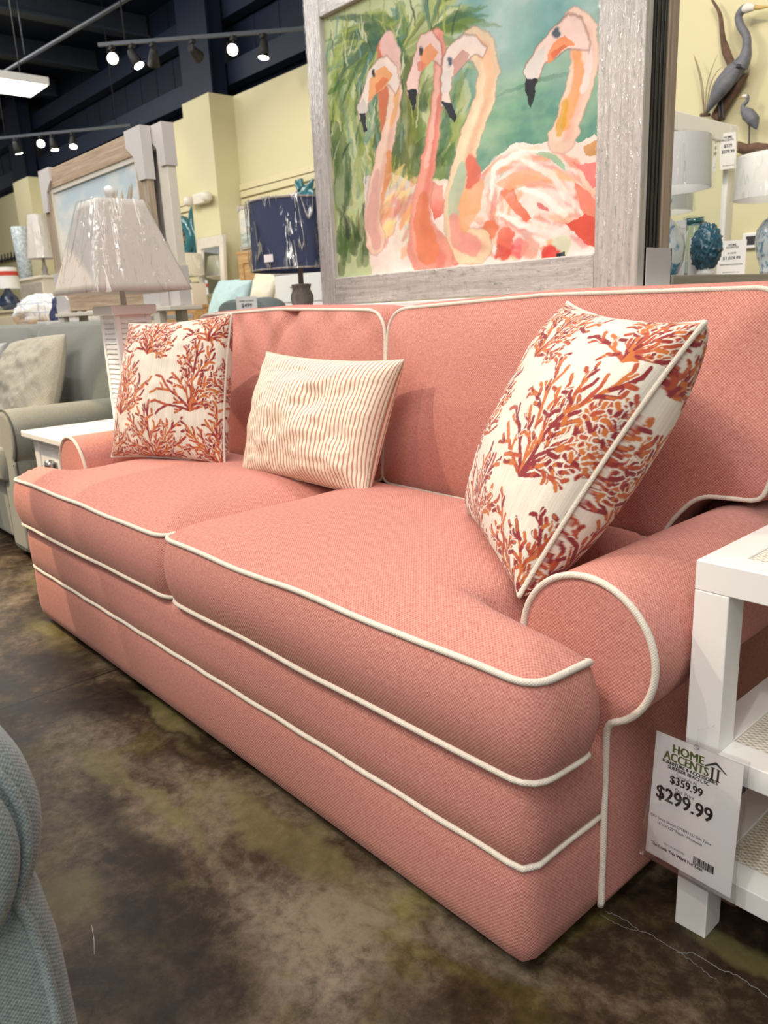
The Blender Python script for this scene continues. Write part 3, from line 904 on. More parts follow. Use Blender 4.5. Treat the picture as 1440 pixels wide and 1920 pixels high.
def make_mesh(name, pos, quads, smooth=True):
    me = bpy.data.meshes.new(name)
    me.vertices.add(len(pos)); me.vertices.foreach_set('co', np.asarray(pos, np.float32).ravel())
    nq = len(quads)
    me.loops.add(nq * 4); me.loops.foreach_set('vertex_index', np.asarray(quads, np.int32).ravel())
    me.polygons.add(nq)
    me.polygons.foreach_set('loop_start', np.arange(nq, dtype=np.int32) * 4)
    me.polygons.foreach_set('use_smooth', np.full(nq, smooth))
    me.update(calc_edges=True)
    me.validate()
    return me

def link_mesh(name, me, mats, parent=None, loc=(0, 0, 0)):
    for m in (mats if isinstance(mats, (list, tuple)) else [mats]): me.materials.append(m)
    o = bpy.data.objects.new(name, me); COL.objects.link(o)
    if parent: o.parent = parent
    else: o.location = loc
    return o

# ------------------------------------------------------------------ throw pillows
def pillow_arrays(C, T, N, dent=.05, wr=.006, seed=0, power=.42, back=1.05):
    """C = TL, TR, BL, BR corner points; returns vertices, quads, uv, edge loop (world)"""
    TL, TR, BL, BR = [np.array(c, float) for c in C]
    nrm = np.cross(TR - BL, TL - BR); nrm /= np.linalg.norm(nrm)
    ctr = (TL + TR + BL + BR) / 4
    if np.dot(nrm, np.array([0, 0, CAMZ]) - ctr) < 0: nrm = -nrm
    t = np.linspace(-1, 1, N)
    t = np.sign(t) * (1 - (1 - np.abs(t)) ** 1.25)
    u, v = np.meshgrid(t, t)
    uu = u * (1 - dent * (1 - v ** 2) ** .8 * np.abs(u) ** 2); vv = v * (1 - dent * (1 - u ** 2) ** .8 * np.abs(v) ** 2)
    a = (uu + 1) / 2; b = (vv + 1) / 2
    base = ((1 - a) * (1 - b))[..., None] * BL + (a * (1 - b))[..., None] * BR + ((1 - a) * b)[..., None] * TL + (a * b)[..., None] * TR
    rs = np.random.RandomState(seed)
    prof = ((1 - u ** 2) * (1 - v ** 2)) ** power
    nz = (fbm(N, N, 5, rs, 3) - .5)
    # gathers that run in from the corners
    ed = np.minimum(1 - np.abs(u), 1 - np.abs(v))
    cr = np.exp(-((np.abs(u) - np.abs(v)) / .25) ** 2) * np.abs(u * v)
    hf = T * prof + nz * wr * 3 * prof + .004 * cr * np.sin(14 * (u - v * np.sign(u * v))) * prof ** .5
    front = base + nrm * hf[..., None]
    hb = T * back * ((1 - u ** 2) * (1 - v ** 2)) ** (power * .8)
    backs = base - nrm * hb[..., None]
    P = np.concatenate([front.reshape(-1, 3), backs.reshape(-1, 3)])
    idx = np.arange(N * N).reshape(N, N)
    q = np.stack([idx[:-1, :-1], idx[:-1, 1:], idx[1:, 1:], idx[1:, :-1]], -1).reshape(-1, 4)
    # orient the front outwards
    e = np.cross(front[1 + N // 2, N // 2 + 1] - front[N // 2, N // 2], front[N // 2 + 1, N // 2] - front[N // 2, N // 2])
    e = np.cross(front[N // 2, N // 2 + 1] - front[N // 2, N // 2], front[N // 2 + 1, N // 2] - front[N // 2, N // 2])
    if np.dot(e, nrm) < 0: q = q[:, ::-1]
    qb = q[:, ::-1] + N * N
    # cloth coordinates run along the puffed surface
    half = .5 * np.linalg.norm(TR - TL)
    hh = T * (1 - t ** 2) ** power
    sl = np.concatenate([[0], np.cumsum(np.hypot(np.diff(t) * half, np.diff(hh)))]); sl /= sl[-1]
    us, vs_ = np.meshgrid(sl, sl)
    uv = np.stack([us, vs_], -1).reshape(-1, 2)
    loop = np.concatenate([base[0, :-1], base[:-1, -1], base[-1, :0:-1], base[:0:-1, 0]])
    return P, np.concatenate([q, qb]), np.concatenate([uv, np.stack([1 - uv[:, 0], uv[:, 1]], -1)]), loop, nrm

def coral_sheet(seed, n=420):
    s = Sheet(n, n, (0.70, 0.655, 0.57), seed)
    rs = np.random.RandomState(seed + 5)
    # vertical slubs in the cream ground
    s.c *= (0.90 + .2 * rs.rand(1, n, 1)) * (.97 + .06 * rs.rand(n, n, 1))
    s.warp(60, .006)
    cream = (0.70, 0.655, 0.57)
    red = (0.235, .026, .032); org = (.50, .145, .04); mid = (.40, .075, .035)
    def fan(bx, by, size, lean):
        def grow(x, y, ang, ln, w, lev):
            k = (4, 3, 2, 2)[lev]
            px, py = x, y
            pts = [(x, y)]
            for i in range(k):
                ang += rs.uniform(-.16, .16)
                px += ln / k * math.sin(ang); py += ln / k * math.cos(ang)
                pts.append((px, py))
            col = (red, org, mid)[rs.randint(3)]
            if lev: s.stroke(pts[1:], w + .0038, cream, 1, .002)
            s.stroke(pts, [w * .9, w * 1.05, w * .9, w * 1.05, w][:len(pts)], col, 1, .0025)
            if rs.rand() < .6: s.stroke(pts[1:], w * .55, (org, red)[rs.randint(2)], .9, .0025)
            for i in range(1, len(pts)):
                if lev < 3 and rs.rand() < (.97, .95, .6)[lev]:
                    sd = 1 if (i + lev) % 2 else -1
                    grow(pts[i][0], pts[i][1], ang + sd * rs.uniform(.45, .8), ln * rs.uniform(.38, .55), w * .96, lev + 1)
            if lev < 2: grow(px, py, ang + rs.uniform(-.25, .25), ln * .6, w, lev + 1)
        for a in (-1.25, 1.2, -.80, .78, -.40, .38, 0.0):
            grow(bx, by, a * 1.0 + lean + rs.uniform(-.08, .08), size * (.60 - .13 * abs(a)) , .0078 , 0 if abs(a) < .8 else 1)
    for f in ((.40, .70, .30, .15), (.77, .36, .37, .0), (.20, .33, .33, .05), (.46, .01, .34, .0), (.02, -.03, .34, .2), (.95, .02, .32, -.1), (.86, .77, .28, .1), (.03, .74, .27, .25), (.56, .98, .2, 0), (1.03, .45, .2, 0), (-.03, .42, .2, 0)):
        fan(*f)
    return s

def pillow(name, C, T, label, cat, sheet=None, mat=None, N=200, group=None, welt=True, seed=0, dent=.05, wr=.006, weltmat=None, power=.42, weltr=.005, back=1.05):
    P, q, uv, loop, nrm = pillow_arrays(C, T, N, dent, wr, seed, power, back)
    base = P[:, :].mean(0); base[2] = P[:, 2].min()
    root = thing(name, label, cat, base, group)
    me = make_mesh('cover', P - base, q)
    l = me.uv_layers.new(name='UVMap')
    vi = np.empty(len(me.loops), np.int32); me.loops.foreach_get('vertex_index', vi)
    l.data.foreach_set('uv', uv[vi].astype(np.float32).ravel())
    if sheet: sheet.attach(me, uv)
    link_mesh('cover', me, mat, root)
    if welt:
        bm = B(); tube(bm, [Vector(p) for p in loop[::3]], weltr, True, 8)
        obj('piping', bm, weltmat or MAT['welt'], root)
    return root

sh = coral_sheet(11)
pillow('throw_pillow', [(-2.552, 1.145, .968), (-2.127, 1.284, .985), (-2.500, 1.003, .545), (-2.063, 1.172, .536)], .082,
       'square coral-branch print pillow at the far end of the coral sofa near the white lamp', 'pillow', sh, MAT['coral_print'], 360, 'coral-print pillows on the coral sofa', seed=2, dent=.06, weltr=.004)
sh = coral_sheet(29, 460)
pillow('throw_pillow', [(-.975, 1.380, .974), (-.552, 1.118, .939), (-1.106, 1.21, .533), (-.738, .925, .525)], .098,
       'square coral-branch print pillow leaning by the near rolled arm of the coral sofa', 'pillow', sh, MAT['coral_print'], 400, 'coral-print pillows on the coral sofa', seed=5, dent=.085, weltr=.0045, back=1.35)
pillow('lumbar_pillow', [(-1.971, 1.295, .871), (-1.435, 1.345, .853), (-1.962, 1.165, .529), (-1.439, 1.205, .523)], .085,
       'oblong cream pillow with thin rust stripes in the middle of the coral sofa', 'pillow', None, MAT['stripes'], 160, None, seed=9, dent=.085, wr=.018, weltmat=MAT['beige_cloth'], weltr=.0035)

# ------------------------------------------------------------------ flamingo picture
HM = np.array([[0.0011213785649206332, -6.49361698857594e-05, -0.11734534322215051], [-8.26017068814742e-05, -0.0008720907558051786, 1.1078826322285498], [0.0003093093739034204, -8.408870826247723e-05, 1.0]])
KW = 0.00112
def K(p):
    """drawing board units -> canvas u, v"""
    q = HM @ np.array([p[0], p[1], 1.0]); return (q[0] / q[2], q[1] / q[2])
def KK(l): return [K(p) for p in l]

def flamingo_sheet():
    s = Sheet(620, 477, S(196, 208, 160), 4)
    rs = np.random.RandomState(8)
    H, W = s.h, s.w
    n1 = fbm(H, W, 5, rs, 5); n2 = fbm(H, W, 9, rs, 5)
    def ground(mask, a, b, n):
        t = np.clip((n - .3) / .4, 0, 1)[..., None]
        c = np.array(a) * (1 - t) + np.array(b) * t
        m = mask[..., None]
        s.c = s.c * (1 - m) + c * m
    U, Vv = s.U, s.V
    sky = np.clip((U - .50) / .1, 0, 1)
    ground(sky, S(122, 172, 168), S(196, 214, 208), n1)
    wat = sky * np.clip((.66 + (U - .62) * .08 - Vv) / .02, 0, 1)
    ground(wat, S(92, 146, 132), S(150, 186, 158), n2)
    def nrm01(q): return (q - q.min()) / (q.max() - q.min())
    s.wash = (nrm01(fbm(H, W, 8, rs, 5)), nrm01(fbm(H, W, 12, rs, 4)))
    s.warp(10, .016)
    s.wx += (fbm(H, W, 50, rs, 3) - .5) * .012; s.wy += (fbm(H, W, 50, rs, 3) - .5) * .012
    s.tone = .72 + .5 * (fbm(H, W, 14, rs, 4) - .3)
    def st(pts, w, col, al=1., soft=.006):
        ws = [q * KW for q in w] if isinstance(w, (list, tuple)) else w * KW
        s.stroke(KK(pts), ws, S(*col), al, soft)
    def pl(pts, col, al=1., edge=None):
        s.poly(KK(pts), S(*col), al)
        if edge: st(list(pts) + [pts[0]], 2.2, edge, .6, .004)
    # distant hill and clouds
    pl([(870, 440), (940, 400), (1100, 350), (1220, 320), (1400, 240), (1400, 300), (1240, 335), (1100, 370), (940, 415)], (74, 122, 96), .9)
    pl([(1280, 300), (1400, 235), (1400, 300)], (52, 92, 70), .9)
    for x, y, w, c in ((1050, 150, 60, (92, 158, 156)), (1150, 30, 60, (110, 168, 166)), (950, 100, 80, (176, 206, 200)), (1010, 250, 50, (140, 186, 180)), (1340, 160, 50, (214, 222, 216)), (1330, 60, 60, (150, 190, 184)), (1180, 320, 50, (172, 204, 196)), (900, 330, 60, (182, 208, 204))):
        st([(x - 60, y + 20), (x, y), (x + 60, y - 15)], [w * .5, w, w * .4], c, .55, .05)
    for k in range(26):
        x = rs.uniform(820, 1360); y = 440 + (1400 - x) * .02 + rs.uniform(-60, 180)
        st([(x - 70, y + 10), (x, y), (x + 80, y - 12)], [3, rs.uniform(5, 14), 2], ((74, 128, 122), (122, 172, 140), (100, 160, 130), (168, 196, 168))[rs.randint(4)], .45, .012)
    # foliage ground
    greens = ((120, 146, 56), (88, 122, 48), (156, 172, 84), (56, 92, 52), (186, 196, 120), (70, 110, 70), (128, 158, 110), (104, 118, 40), (206, 210, 160), (88, 138, 128))
    for k in range(150):
        x = rs.uniform(120, 560); y = rs.uniform(250, 1150); l = rs.uniform(80, 260)
        st([(x, y), (x + rs.uniform(-25, 25), y - l * .5), (x + rs.uniform(-50, 50), y - l)], [rs.uniform(8, 22), rs.uniform(6, 18), 2], greens[rs.randint(10)], .7, .006)
    for k in range(50):
        x = rs.uniform(560, 760); y = rs.uniform(450, 820); l = rs.uniform(60, 200)
        st([(x, y), (x + rs.uniform(-10, 25), y - l * .5), (x + rs.uniform(-10, 60), y - l)], [rs.uniform(6, 18), rs.uniform(6, 18), 2], greens[rs.randint(10)], .7, .006)
    pl([(150, 540), (200, 560), (225, 680), (240, 800), (210, 960), (190, 1000), (160, 900)], (44, 84, 48), .8)
    for k in range(16):
        x = rs.uniform(175, 320); y = rs.uniform(1040, 1230)
        st([(x, y), (x + rs.uniform(-12, 12), y - 70), (x + rs.uniform(-30, 30), y - 150)], [rs.uniform(8, 20), rs.uniform(6, 14), 2], ((52, 84, 40), (34, 52, 32), (70, 104, 48))[k % 3], .75)
    pl([(600, 800), (640, 660), (700, 640), (710, 720), (660, 810)], (72, 112, 66), .85)
    pl([(500, 780), (530, 640), (590, 600), (580, 720), (530, 800)], (64, 96, 56), .8)
    for k in range(9): st([(520 + k * 14, 640 + k * 6), (540 + k * 14, 690 + k * 6), (545 + k * 14, 740)], 3, (40, 66, 44), .6)
    # palm fronds fanned out of the crown
    cx, cy = 470, 250
    for a in np.linspace(-115, 85, 44):
        L = rs.uniform(260, 430)
        a1 = math.radians(a + rs.uniform(-6, 6))
        e = (cx + L * math.sin(a1), cy - L * math.cos(a1) * .85 + .0006 * L * L)
        m = (cx + L * .5 * math.sin(a1) , cy - L * .5 * math.cos(a1) * 1.05 - 20)
        st([(cx + rs.uniform(-20, 20), cy), m, e], [6, rs.uniform(8, 17), 1.5], greens[rs.randint(10)], .85, .005)
    for a in np.linspace(-20, 88, 24):
        a1 = math.radians(a + rs.uniform(-5, 5)); L = rs.uniform(180, 320)
        st([(600, 130), (600 + L * .5 * math.sin(a1), 130 - L * .5 * math.cos(a1) - 12), (600 + L * math.sin(a1), 130 - L * math.cos(a1) + 20)], [5, rs.uniform(8, 16), 1], greens[rs.randint(10)], .85, .005)
    for k in range(30):
        x = rs.uniform(130, 340); y = rs.uniform(140, 330)
        st([(x + 150, y - 60), (x + 60, y), (x, y + 150 + rs.uniform(-20, 60))], [4, rs.uniform(6, 13), 1.5], greens[rs.randint(10)], .8, .005)
    for p in (((380, 190), (300, 150), (200, 170), (130, 230)), ((370, 180), (330, 100), (240, 80), (130, 90)), ((400, 200), (300, 210), (200, 320), (150, 430)), ((480, 260), (430, 180), (380, 120), (300, 60))):
        st(p, [12, 14, 8, 2], (48, 92, 72), .9)
    for x in (430, 470, 505):
        st([(x, 780), (x + 10, 560), (x + rs.uniform(0, 30), 300)], [14, 20, 26], ((110, 116, 40), (138, 148, 64), (86, 96, 40))[rs.randint(3)], .8)
    # bodies
    s.tone = 1.15 + .2 * (fbm(H, W, 12, rs, 4) - .4)
    pl([(290, 800), (420, 780), (530, 830), (660, 800), (720, 860), (860, 740), (980, 640), (1060, 650), (1180, 610), (1260, 640), (1330, 600), (1400, 640), (1400, 1260), (340, 1260), (310, 1100)], (238, 222, 214), 1.)
    P1, P2, P3, P4 = (228, 156, 138), (238, 200, 186), (208, 104, 98), (222, 138, 110)
    pal = (P1, P2, (244, 232, 226), P4, (240, 212, 190), (246, 236, 230), (222, 150, 150), (236, 180, 130))
    for k in range(150):      # feather strokes sweeping round the right-hand back
        t = rs.rand(); r = rs.uniform(.35, 1.05)
        a = math.radians(rs.uniform(-10, 190))
        x = 1080 + 300 * r * math.cos(a); y = 930 - 260 * r * math.sin(a)
        dx, dy = math.sin(a), math.cos(a) * .85
        l = rs.uniform(30, 90)
        st([(x - dx * l, y - dy * l), (x, y), (x + dx * l, y + dy * l)], [2, rs.uniform(4, 12), 1], pal[rs.randint(8)], .6, .006)
    for k in range(90):
        x = rs.uniform(700, 1380); y = rs.uniform(950, 1180); l = rs.uniform(40, 120)
        st([(x, y), (x + l * .6, y - l * .15 + 20), (x + l, y + l * .35)], [4, rs.uniform(6, 16), 2], pal[rs.randint(8)], .6, .006)
    for k in range(60):
        x = rs.uniform(320, 540); y = rs.uniform(820, 1180); l = rs.uniform(40, 110)
        st([(x, y), (x + l * .2, y - l * .5), (x + l * .55, y - l)], [4, rs.uniform(8, 18), 3], ((240, 200, 180), (232, 160, 110), (220, 140, 130), (206, 140, 128), (246, 220, 150))[rs.randint(5)], .6, .007)
    for g in ([(860, 900), (880, 760), (1000, 690), (1130, 680)], [(900, 960), (1000, 1010), (1150, 1060), (1290, 980)], [(1000, 720), (1130, 780), (1230, 900), (1290, 980)], [(980, 840), (1100, 880), (1200, 960)]):
        st(g, [4, 8, 8, 2], (252, 246, 240), .8)
    pl([(905, 860), (960, 850), (1000, 930), (1050, 980), (1030, 1000), (980, 970), (930, 900)], (222, 118, 88), .9)
    pl([(880, 830), (960, 780), (1060, 760), (1120, 800), (1040, 830), (940, 860)], (238, 176, 138), .8)
    pl([(1220, 720), (1280, 740), (1370, 730), (1370, 830), (1320, 850), (1290, 780)], (222, 124, 122), .95)
    pl([(1240, 820), (1300, 860), (1360, 930), (1330, 1000), (1270, 940)], (226, 132, 112), .95)
    pl([(1200, 1010), (1300, 960), (1370, 980), (1370, 1130), (1300, 1100)], (212, 84, 66), .95)
    pl([(1060, 690), (1130, 680), (1200, 740), (1210, 770), (1140, 730)], (158, 196, 164), .9)
    pl([(1070, 910), (1120, 930), (1130, 950), (1080, 940)], (210, 96, 96), .9)
    pl([(1280, 660), (1340, 630), (1375, 650), (1370, 700), (1300, 700)], (196, 140, 74), .9)
    for x, y, c in ((920, 1130, (206, 72, 58)), (990, 1120, (226, 104, 112)), (930, 1070, (222, 110, 90)), (860, 1040, (220, 124, 88)), (1040, 1120, (236, 170, 150)), (780, 1140, (226, 140, 110)), (700, 1150, (222, 120, 100)), (1180, 1110, (214, 218, 190)), (1130, 1150, (206, 66, 60))):
        st([(x - 30, y + 20), (x, y), (x + 34, y - 14)], [8, 24, 8], c, .9, .006)
    pl([(1160, 1140), (1195, 1130), (1205, 1165), (1165, 1165)], (30, 44, 60), 1)
    pl([(585, 820), (650, 830), (660, 960), (610, 1000), (590, 920)], (220, 120, 106), .8)
    s.tone = 1.1 + .1 * (fbm(H, W, 16, rs, 4) - .4); s.wk = .55
    # thin blades over the foliage
    for k in range(150):
        x = rs.uniform(125, 700); y = rs.uniform(60, 900); l = rs.uniform(60, 190); dx = rs.uniform(-40, 40)
        if x > 560 and y > 300: continue
        if 250 < x and 200 < y < 800 and rs.rand() < .55: continue
        st([(x, y), (x + dx * .4, y - l * .5), (x + dx, y - l)], [2.5, rs.uniform(2, 5), .8], ((214, 216, 176), (44, 78, 52), (170, 184, 92), (96, 104, 40), (120, 160, 150))[rs.randint(5)], .7, .004)
    def neck(pts, ws, col):
        st(pts, [q + 2.4 for q in ws], (166, 108, 92), .5, .004)
        st(pts, ws, col, 1.)
        n = len(pts)
        st([(x - w * .45, y) for (x, y), w in zip(pts, ws)], [w * .32 for w in ws], tuple(min(255, c + 14) for c in col), .6, .012)
        st([(x + w * .5, y) for (x, y), w in zip(pts, ws)], [w * .3 for w in ws], (col[0] - 14, col[1] - 44, col[2] - 40), .55, .014)
    # bird with the neck bent low at the left
    st([(395, 230), (400, 330), (375, 480), (380, 600)], [38, 30, 16, 12], (212, 120, 84), .95)
    st([(400, 200), (425, 250), (432, 330)], [30, 28, 20], (232, 192, 186), .9)
    neck([(420, 330), (432, 420), (420, 530), (392, 650), (365, 770), (340, 880), (330, 1000), (345, 1080)], [26, 24, 24, 28, 30, 30, 32, 40], (238, 206, 186))
    st([(440, 380), (436, 470), (418, 560)], [10, 12, 8], (236, 176, 112), .8)
    st([(352, 780), (332, 900), (322, 1010), (352, 1090)], [10, 16, 20, 20], (222, 168, 158), .8)
    st([(405, 700), (400, 800), (380, 900)], [10, 14, 6], (224, 148, 84), .8)
    pl([(300, 400), (312, 325), (348, 272), (400, 252), (440, 300), (456, 380), (432, 430), (398, 380), (345, 430), (312, 470), (302, 530), (270, 540), (262, 480)], (244, 226, 216), 1., (150, 110, 96))
    pl([(325, 360), (350, 320), (390, 295), (420, 340), (400, 382), (350, 428), (312, 460)], (234, 164, 104), .9)
    pl([(345, 390), (380, 350), (405, 365), (350, 425)], (222, 126, 82), .9)
    pl([(264, 470), (296, 440), (310, 500), (300, 522), (271, 522)], (216, 212, 206), .9)
    pl([(270, 514), (303, 508), (304, 590), (292, 600)], (40, 44, 52), 1)
    st([(336, 325), (338, 345)], [6, 5], (44, 40, 44), 1)
    # second bird
    neck([(622, 170), (642, 270), (632, 420), (612, 540), (592, 680), (572, 800), (552, 900), (545, 1000), (560, 1100), (600, 1170)], [24, 20, 18, 20, 22, 26, 32, 40, 60, 70], (228, 154, 138))
    st([(630, 300), (618, 450), (596, 600), (576, 740)], [6, 7, 7, 7], (240, 190, 176), .8)
    st([(560, 900), (552, 1000), (580, 1120)], [20, 30, 40], (216, 124, 84), .75)
    pl([(556, 155), (600, 130), (640, 180), (652, 250), (640, 300), (602, 270), (560, 312), (546, 340), (542, 410), (522, 440), (490, 430), (484, 370), (508, 300), (530, 210)], (240, 206, 198), 1., (160, 110, 100))
    pl([(545, 245), (590, 196), (628, 230), (602, 276), (550, 325)], (236, 156, 104), .9)
    pl([(535, 280), (570, 290), (548, 330), (535, 320)], (228, 130, 110), .8)
    pl([(490, 408), (533, 398), (530, 460), (515, 508)], (38, 42, 50), 1)
    st([(549, 225), (548, 245)], [7, 6], (44, 46, 58), 1)
    # third bird
    neck([(770, 190), (830, 220), (858, 320), (835, 450), (795, 560), (755, 690), (718, 800), (702, 920), (704, 1030), (740, 1110), (810, 1110)], [30, 34, 30, 30, 32, 34, 34, 34, 36, 40, 40], (232, 208, 176))
    st([(800, 200), (850, 250), (862, 340), (848, 420)], [20, 18, 12, 10], (242, 196, 160), .8)
    st([(735, 760), (712, 860), (700, 960)], [16, 26, 20], (172, 194, 170), .85)
    st([(700, 1000), (720, 1080), (790, 1110)], [18, 26, 26], (226, 148, 140), .8)
    st([(790, 850), (770, 930), (750, 1010)], [30, 34, 20], (234, 170, 120), .8)
    st([(775, 730), (790, 780), (765, 830)], [18, 22, 10], (214, 106, 90), .85)
    pl([(688, 190), (740, 155), (800, 165), (852, 215), (830, 262), (790, 244), (760, 270), (722, 322), (692, 350), (682, 420), (692, 470), (646, 480), (638, 400), (645, 300), (664, 230)], (240, 222, 212), 1., (150, 116, 104))
    pl([(690, 270), (740, 222), (772, 242), (745, 292), (704, 340)], (206, 158, 146), .9)
    pl([(645, 310), (690, 310), (678, 420), (646, 420)], (226, 220, 214), .8)
    pl([(643, 455), (692, 463), (716, 530), (706, 556), (680, 522)], (40, 42, 50), 1)
    st([(680, 270), (682, 285)], [7, 6], (90, 100, 120), 1)
    # fourth bird, at the right
    neck([(1230, 110), (1280, 160), (1290, 260), (1266, 370), (1238, 460), (1212, 540), (1188, 610)], [26, 32, 34, 34, 32, 32, 36], (238, 206, 188))
    st([(1245, 230), (1262, 330), (1232, 450), (1200, 560)], [10, 14, 14, 12], (232, 158, 96), .8)
    st([(1200, 470), (1180, 560), (1170, 600)], [10, 14, 8], (214, 164, 40), .85)
    st([(1300, 180), (1306, 280), (1280, 400)], [8, 10, 8], (244, 222, 220), .8)
    pl([(1145, 125), (1210, 70), (1270, 88), (1312, 180), (1302, 232), (1240, 215), (1182, 242), (1112, 286), (1086, 340), (1062, 392), (1020, 376), (1014, 320), (1050, 250), (1092, 188)], (244, 214, 204), 1., (140, 104, 96))
    pl([(1118, 252), (1150, 190), (1200, 160), (1242, 200), (1190, 226), (1128, 284)], (234, 146, 96), .92)
    pl([(1140, 240), (1190, 200), (1210, 212), (1150, 262)], (220, 104, 72), .85)
    pl([(1016, 318), (1060, 248), (1112, 205), (1102, 270), (1076, 340), (1056, 382), (1020, 366)], (214, 210, 204), .9)
    pl([(1016, 360), (1073, 362), (1061, 420), (1046, 480), (1028, 450)], (36, 40, 48), 1)
    st([(1160, 150), (1163, 156)], [10, 9], (84, 92, 104), 1)
    s.c = np.clip(s.c * (.93 + .14 * fbm(H, W, 40, rs, 3)[..., None]), 0, 1)
    return s

def picture_sheet_obj(sheet, x0, x1, y, z0, z1, parent, name='canvas', nu=None, nv=None):
    nu = nu or sheet.w; nv = nv or sheet.h
    u, v = np.meshgrid(np.linspace(0, 1, nu), np.linspace(0, 1, nv))
    P = np.stack([x0 + u * (x1 - x0), np.full_like(u, y), z0 + v * (z1 - z0)], -1).reshape(-1, 3)
    idx = np.arange(nu * nv).reshape(nv, nu)
    q = np.stack([idx[:-1, :-1], idx[:-1, 1:], idx[1:, 1:], idx[1:, :-1]], -1).reshape(-1, 4)
    # closed back so that the canvas has thickness
    n = len(P)
    Bk = np.array([[x0, y + .012, z0], [x1, y + .012, z0], [x1, y + .012, z1], [x0, y + .012, z1]])
    P = np.concatenate([P, Bk]); q = np.concatenate([q, [[n + 3, n + 2, n + 1, n]]])
    base = np.array(origin_of(parent))
    me = make_mesh(name, P - base, q, False)
    uv = np.concatenate([np.stack([u, v], -1).reshape(-1, 2), np.zeros((4, 2))])
    sheet.attach(me, uv)
    return link_mesh(name, me, MAT['print'], parent)

def frame_bars(parent, x0, x1, z0, z1, y0, y1, w, mx, mz, step=True):
    """four butt-jointed bars, each a part"""
    for (a, b, c, d, m) in ((x0, x0 + w, z0, z1, mz), (x1 - w, x1, z0, z1, mz)):
        bm = B(); add_box(bm, a, b, y0, y1, c, d, .004); obj('frame_stile', bm, m, parent)
    for (c, d) in ((z0, z0 + w), (z1 - w, z1)):
        bm = B(); add_box(bm, x0 + w + .0008, x1 - w - .0008, y0 + .001, y1, c, d, .004); obj('frame_rail', bm, mx, parent)

FY0 = 1.93
pic = thing('framed_picture', 'large framed watercolour of four flamingos with whitewashed plastic-wrapped frame behind the coral sofa', 'picture', (-1.83, 1.95, 1.003))
for (a_, b_, c_, d_, m_, nm_) in ((-2.515, -2.430, 1.003, 2.095, 'frame_greige_z', 'frame_stile'), (-1.281, -1.147, 1.003, 2.095, 'frame_greige_z', 'frame_stile'),
                             (-2.429, -1.282, 1.003, 1.100, 'frame_greige_x', 'frame_rail'), (-2.429, -1.282, 1.983, 2.095, 'frame_greige_x', 'frame_rail')):
    bm = B(); add_box(bm, a_, b_, FY0 + (.001 if nm_ == 'frame_rail' else 0), 1.966, c_, d_, .004); obj(nm_, bm, MAT[m_], pic)
picture_sheet_obj(flamingo_sheet(), -2.432, -1.279, 1.95, 1.098, 1.985, pic)
bm = B(); add_box(bm, -2.50, -1.16, 1.964, 1.967, 1.02, 2.08); obj('backing', bm, MAT['black_matte'], pic)
for (a_, b_, c_, d_, m_) in ((-2.516, -2.4305, 1.003, 2.096, 'film_z'), (-1.2805, -1.1455, 1.003, 2.096, 'film_z'), (-2.430, -1.281, 1.002, 1.0995, 'film_x'), (-2.430, -1.281, 1.9835, 2.096, 'film_x')):
    bm = B(); add_box(bm, a_, b_, FY0 - .0025, FY0 - .0022, c_, d_); obj('stretch_film', bm, MAT[m_], pic, label='clear stretch film over the frame')

p2 = thing('framed_picture', 'black-framed picture stacked directly behind the flamingo picture, only its black edge showing', 'picture', (-1.8, 2.0, 1.006))
frame_bars(p2, -2.46, -1.149, 1.006, 2.05, 1.970, 2.040, .07, MAT['black'], MAT['black'])
bm = B(); add_box(bm, -2.40, -1.20, 2.02, 2.03, 1.06, 2.0); obj('backing', bm, MAT['black_matte'], p2)
for yy in (1.985, 2.005, 2.022):
    bm = B(); add_box(bm, -1.150, -1.1465, yy, yy + .008, 1.01, 2.045, .001); obj('edge_moulding', bm, MAT['black'], p2)
p3 = thing('framed_picture', 'weathered wood framed picture at the back of the stack behind the flamingo picture', 'picture', (-1.8, 2.07, 1.006))
frame_bars(p3, -2.44, -1.147, 1.006, 2.06, 2.046, 2.092, .08, MAT['oak_x'], MAT['oak_z'])
bm = B(); add_box(bm, -2.38, -1.20, 2.08, 2.09, 1.07, 2.0); obj('backing', bm, MAT['cardboard'], p3)
bm = B()
add_box(bm, -1.1445, -1.142, 1.9675, 2.098, 1.0035, 1.104)
add_box(bm, -1.25, -1.142, 2.0945, 2.098, 1.0035, 1.104)
add_box(bm, -1.25, -1.142, 1.9675, 2.098, 1.0, 1.0033)
tag(obj('corner_protector', bm, MAT['cardboard'], None, (-1.13, 2.03, 1.0)), 'grey cardboard corner sleeve at the foot of the picture stack behind the flamingo picture', 'corner protector')
# easel shelf carrying the stack, standing behind the sofa
es = thing('display_easel', 'slim white display stand holding up the flamingo picture behind the coral sofa', 'stand', (-1.8, 2.05, 0))
box_obj('ledge', MAT['white_paint'], es, -2.50, -1.10, 1.92, 2.12, .975, .999, bev=.003)
for x in (-2.35, -1.25):
    box_obj('leg', MAT['white_paint'], es, x - .02, x + .02, 1.93, 1.97, 0, .975, bev=.003)
    box_obj('leg', MAT['white_paint'], es, x - .02, x + .02, 2.07, 2.11, 0, .975, bev=.003)
    box_obj('back_post', MAT['white_paint'], es, x - .02, x + .02, 2.108, 2.13, .975, 1.9, bev=.003)
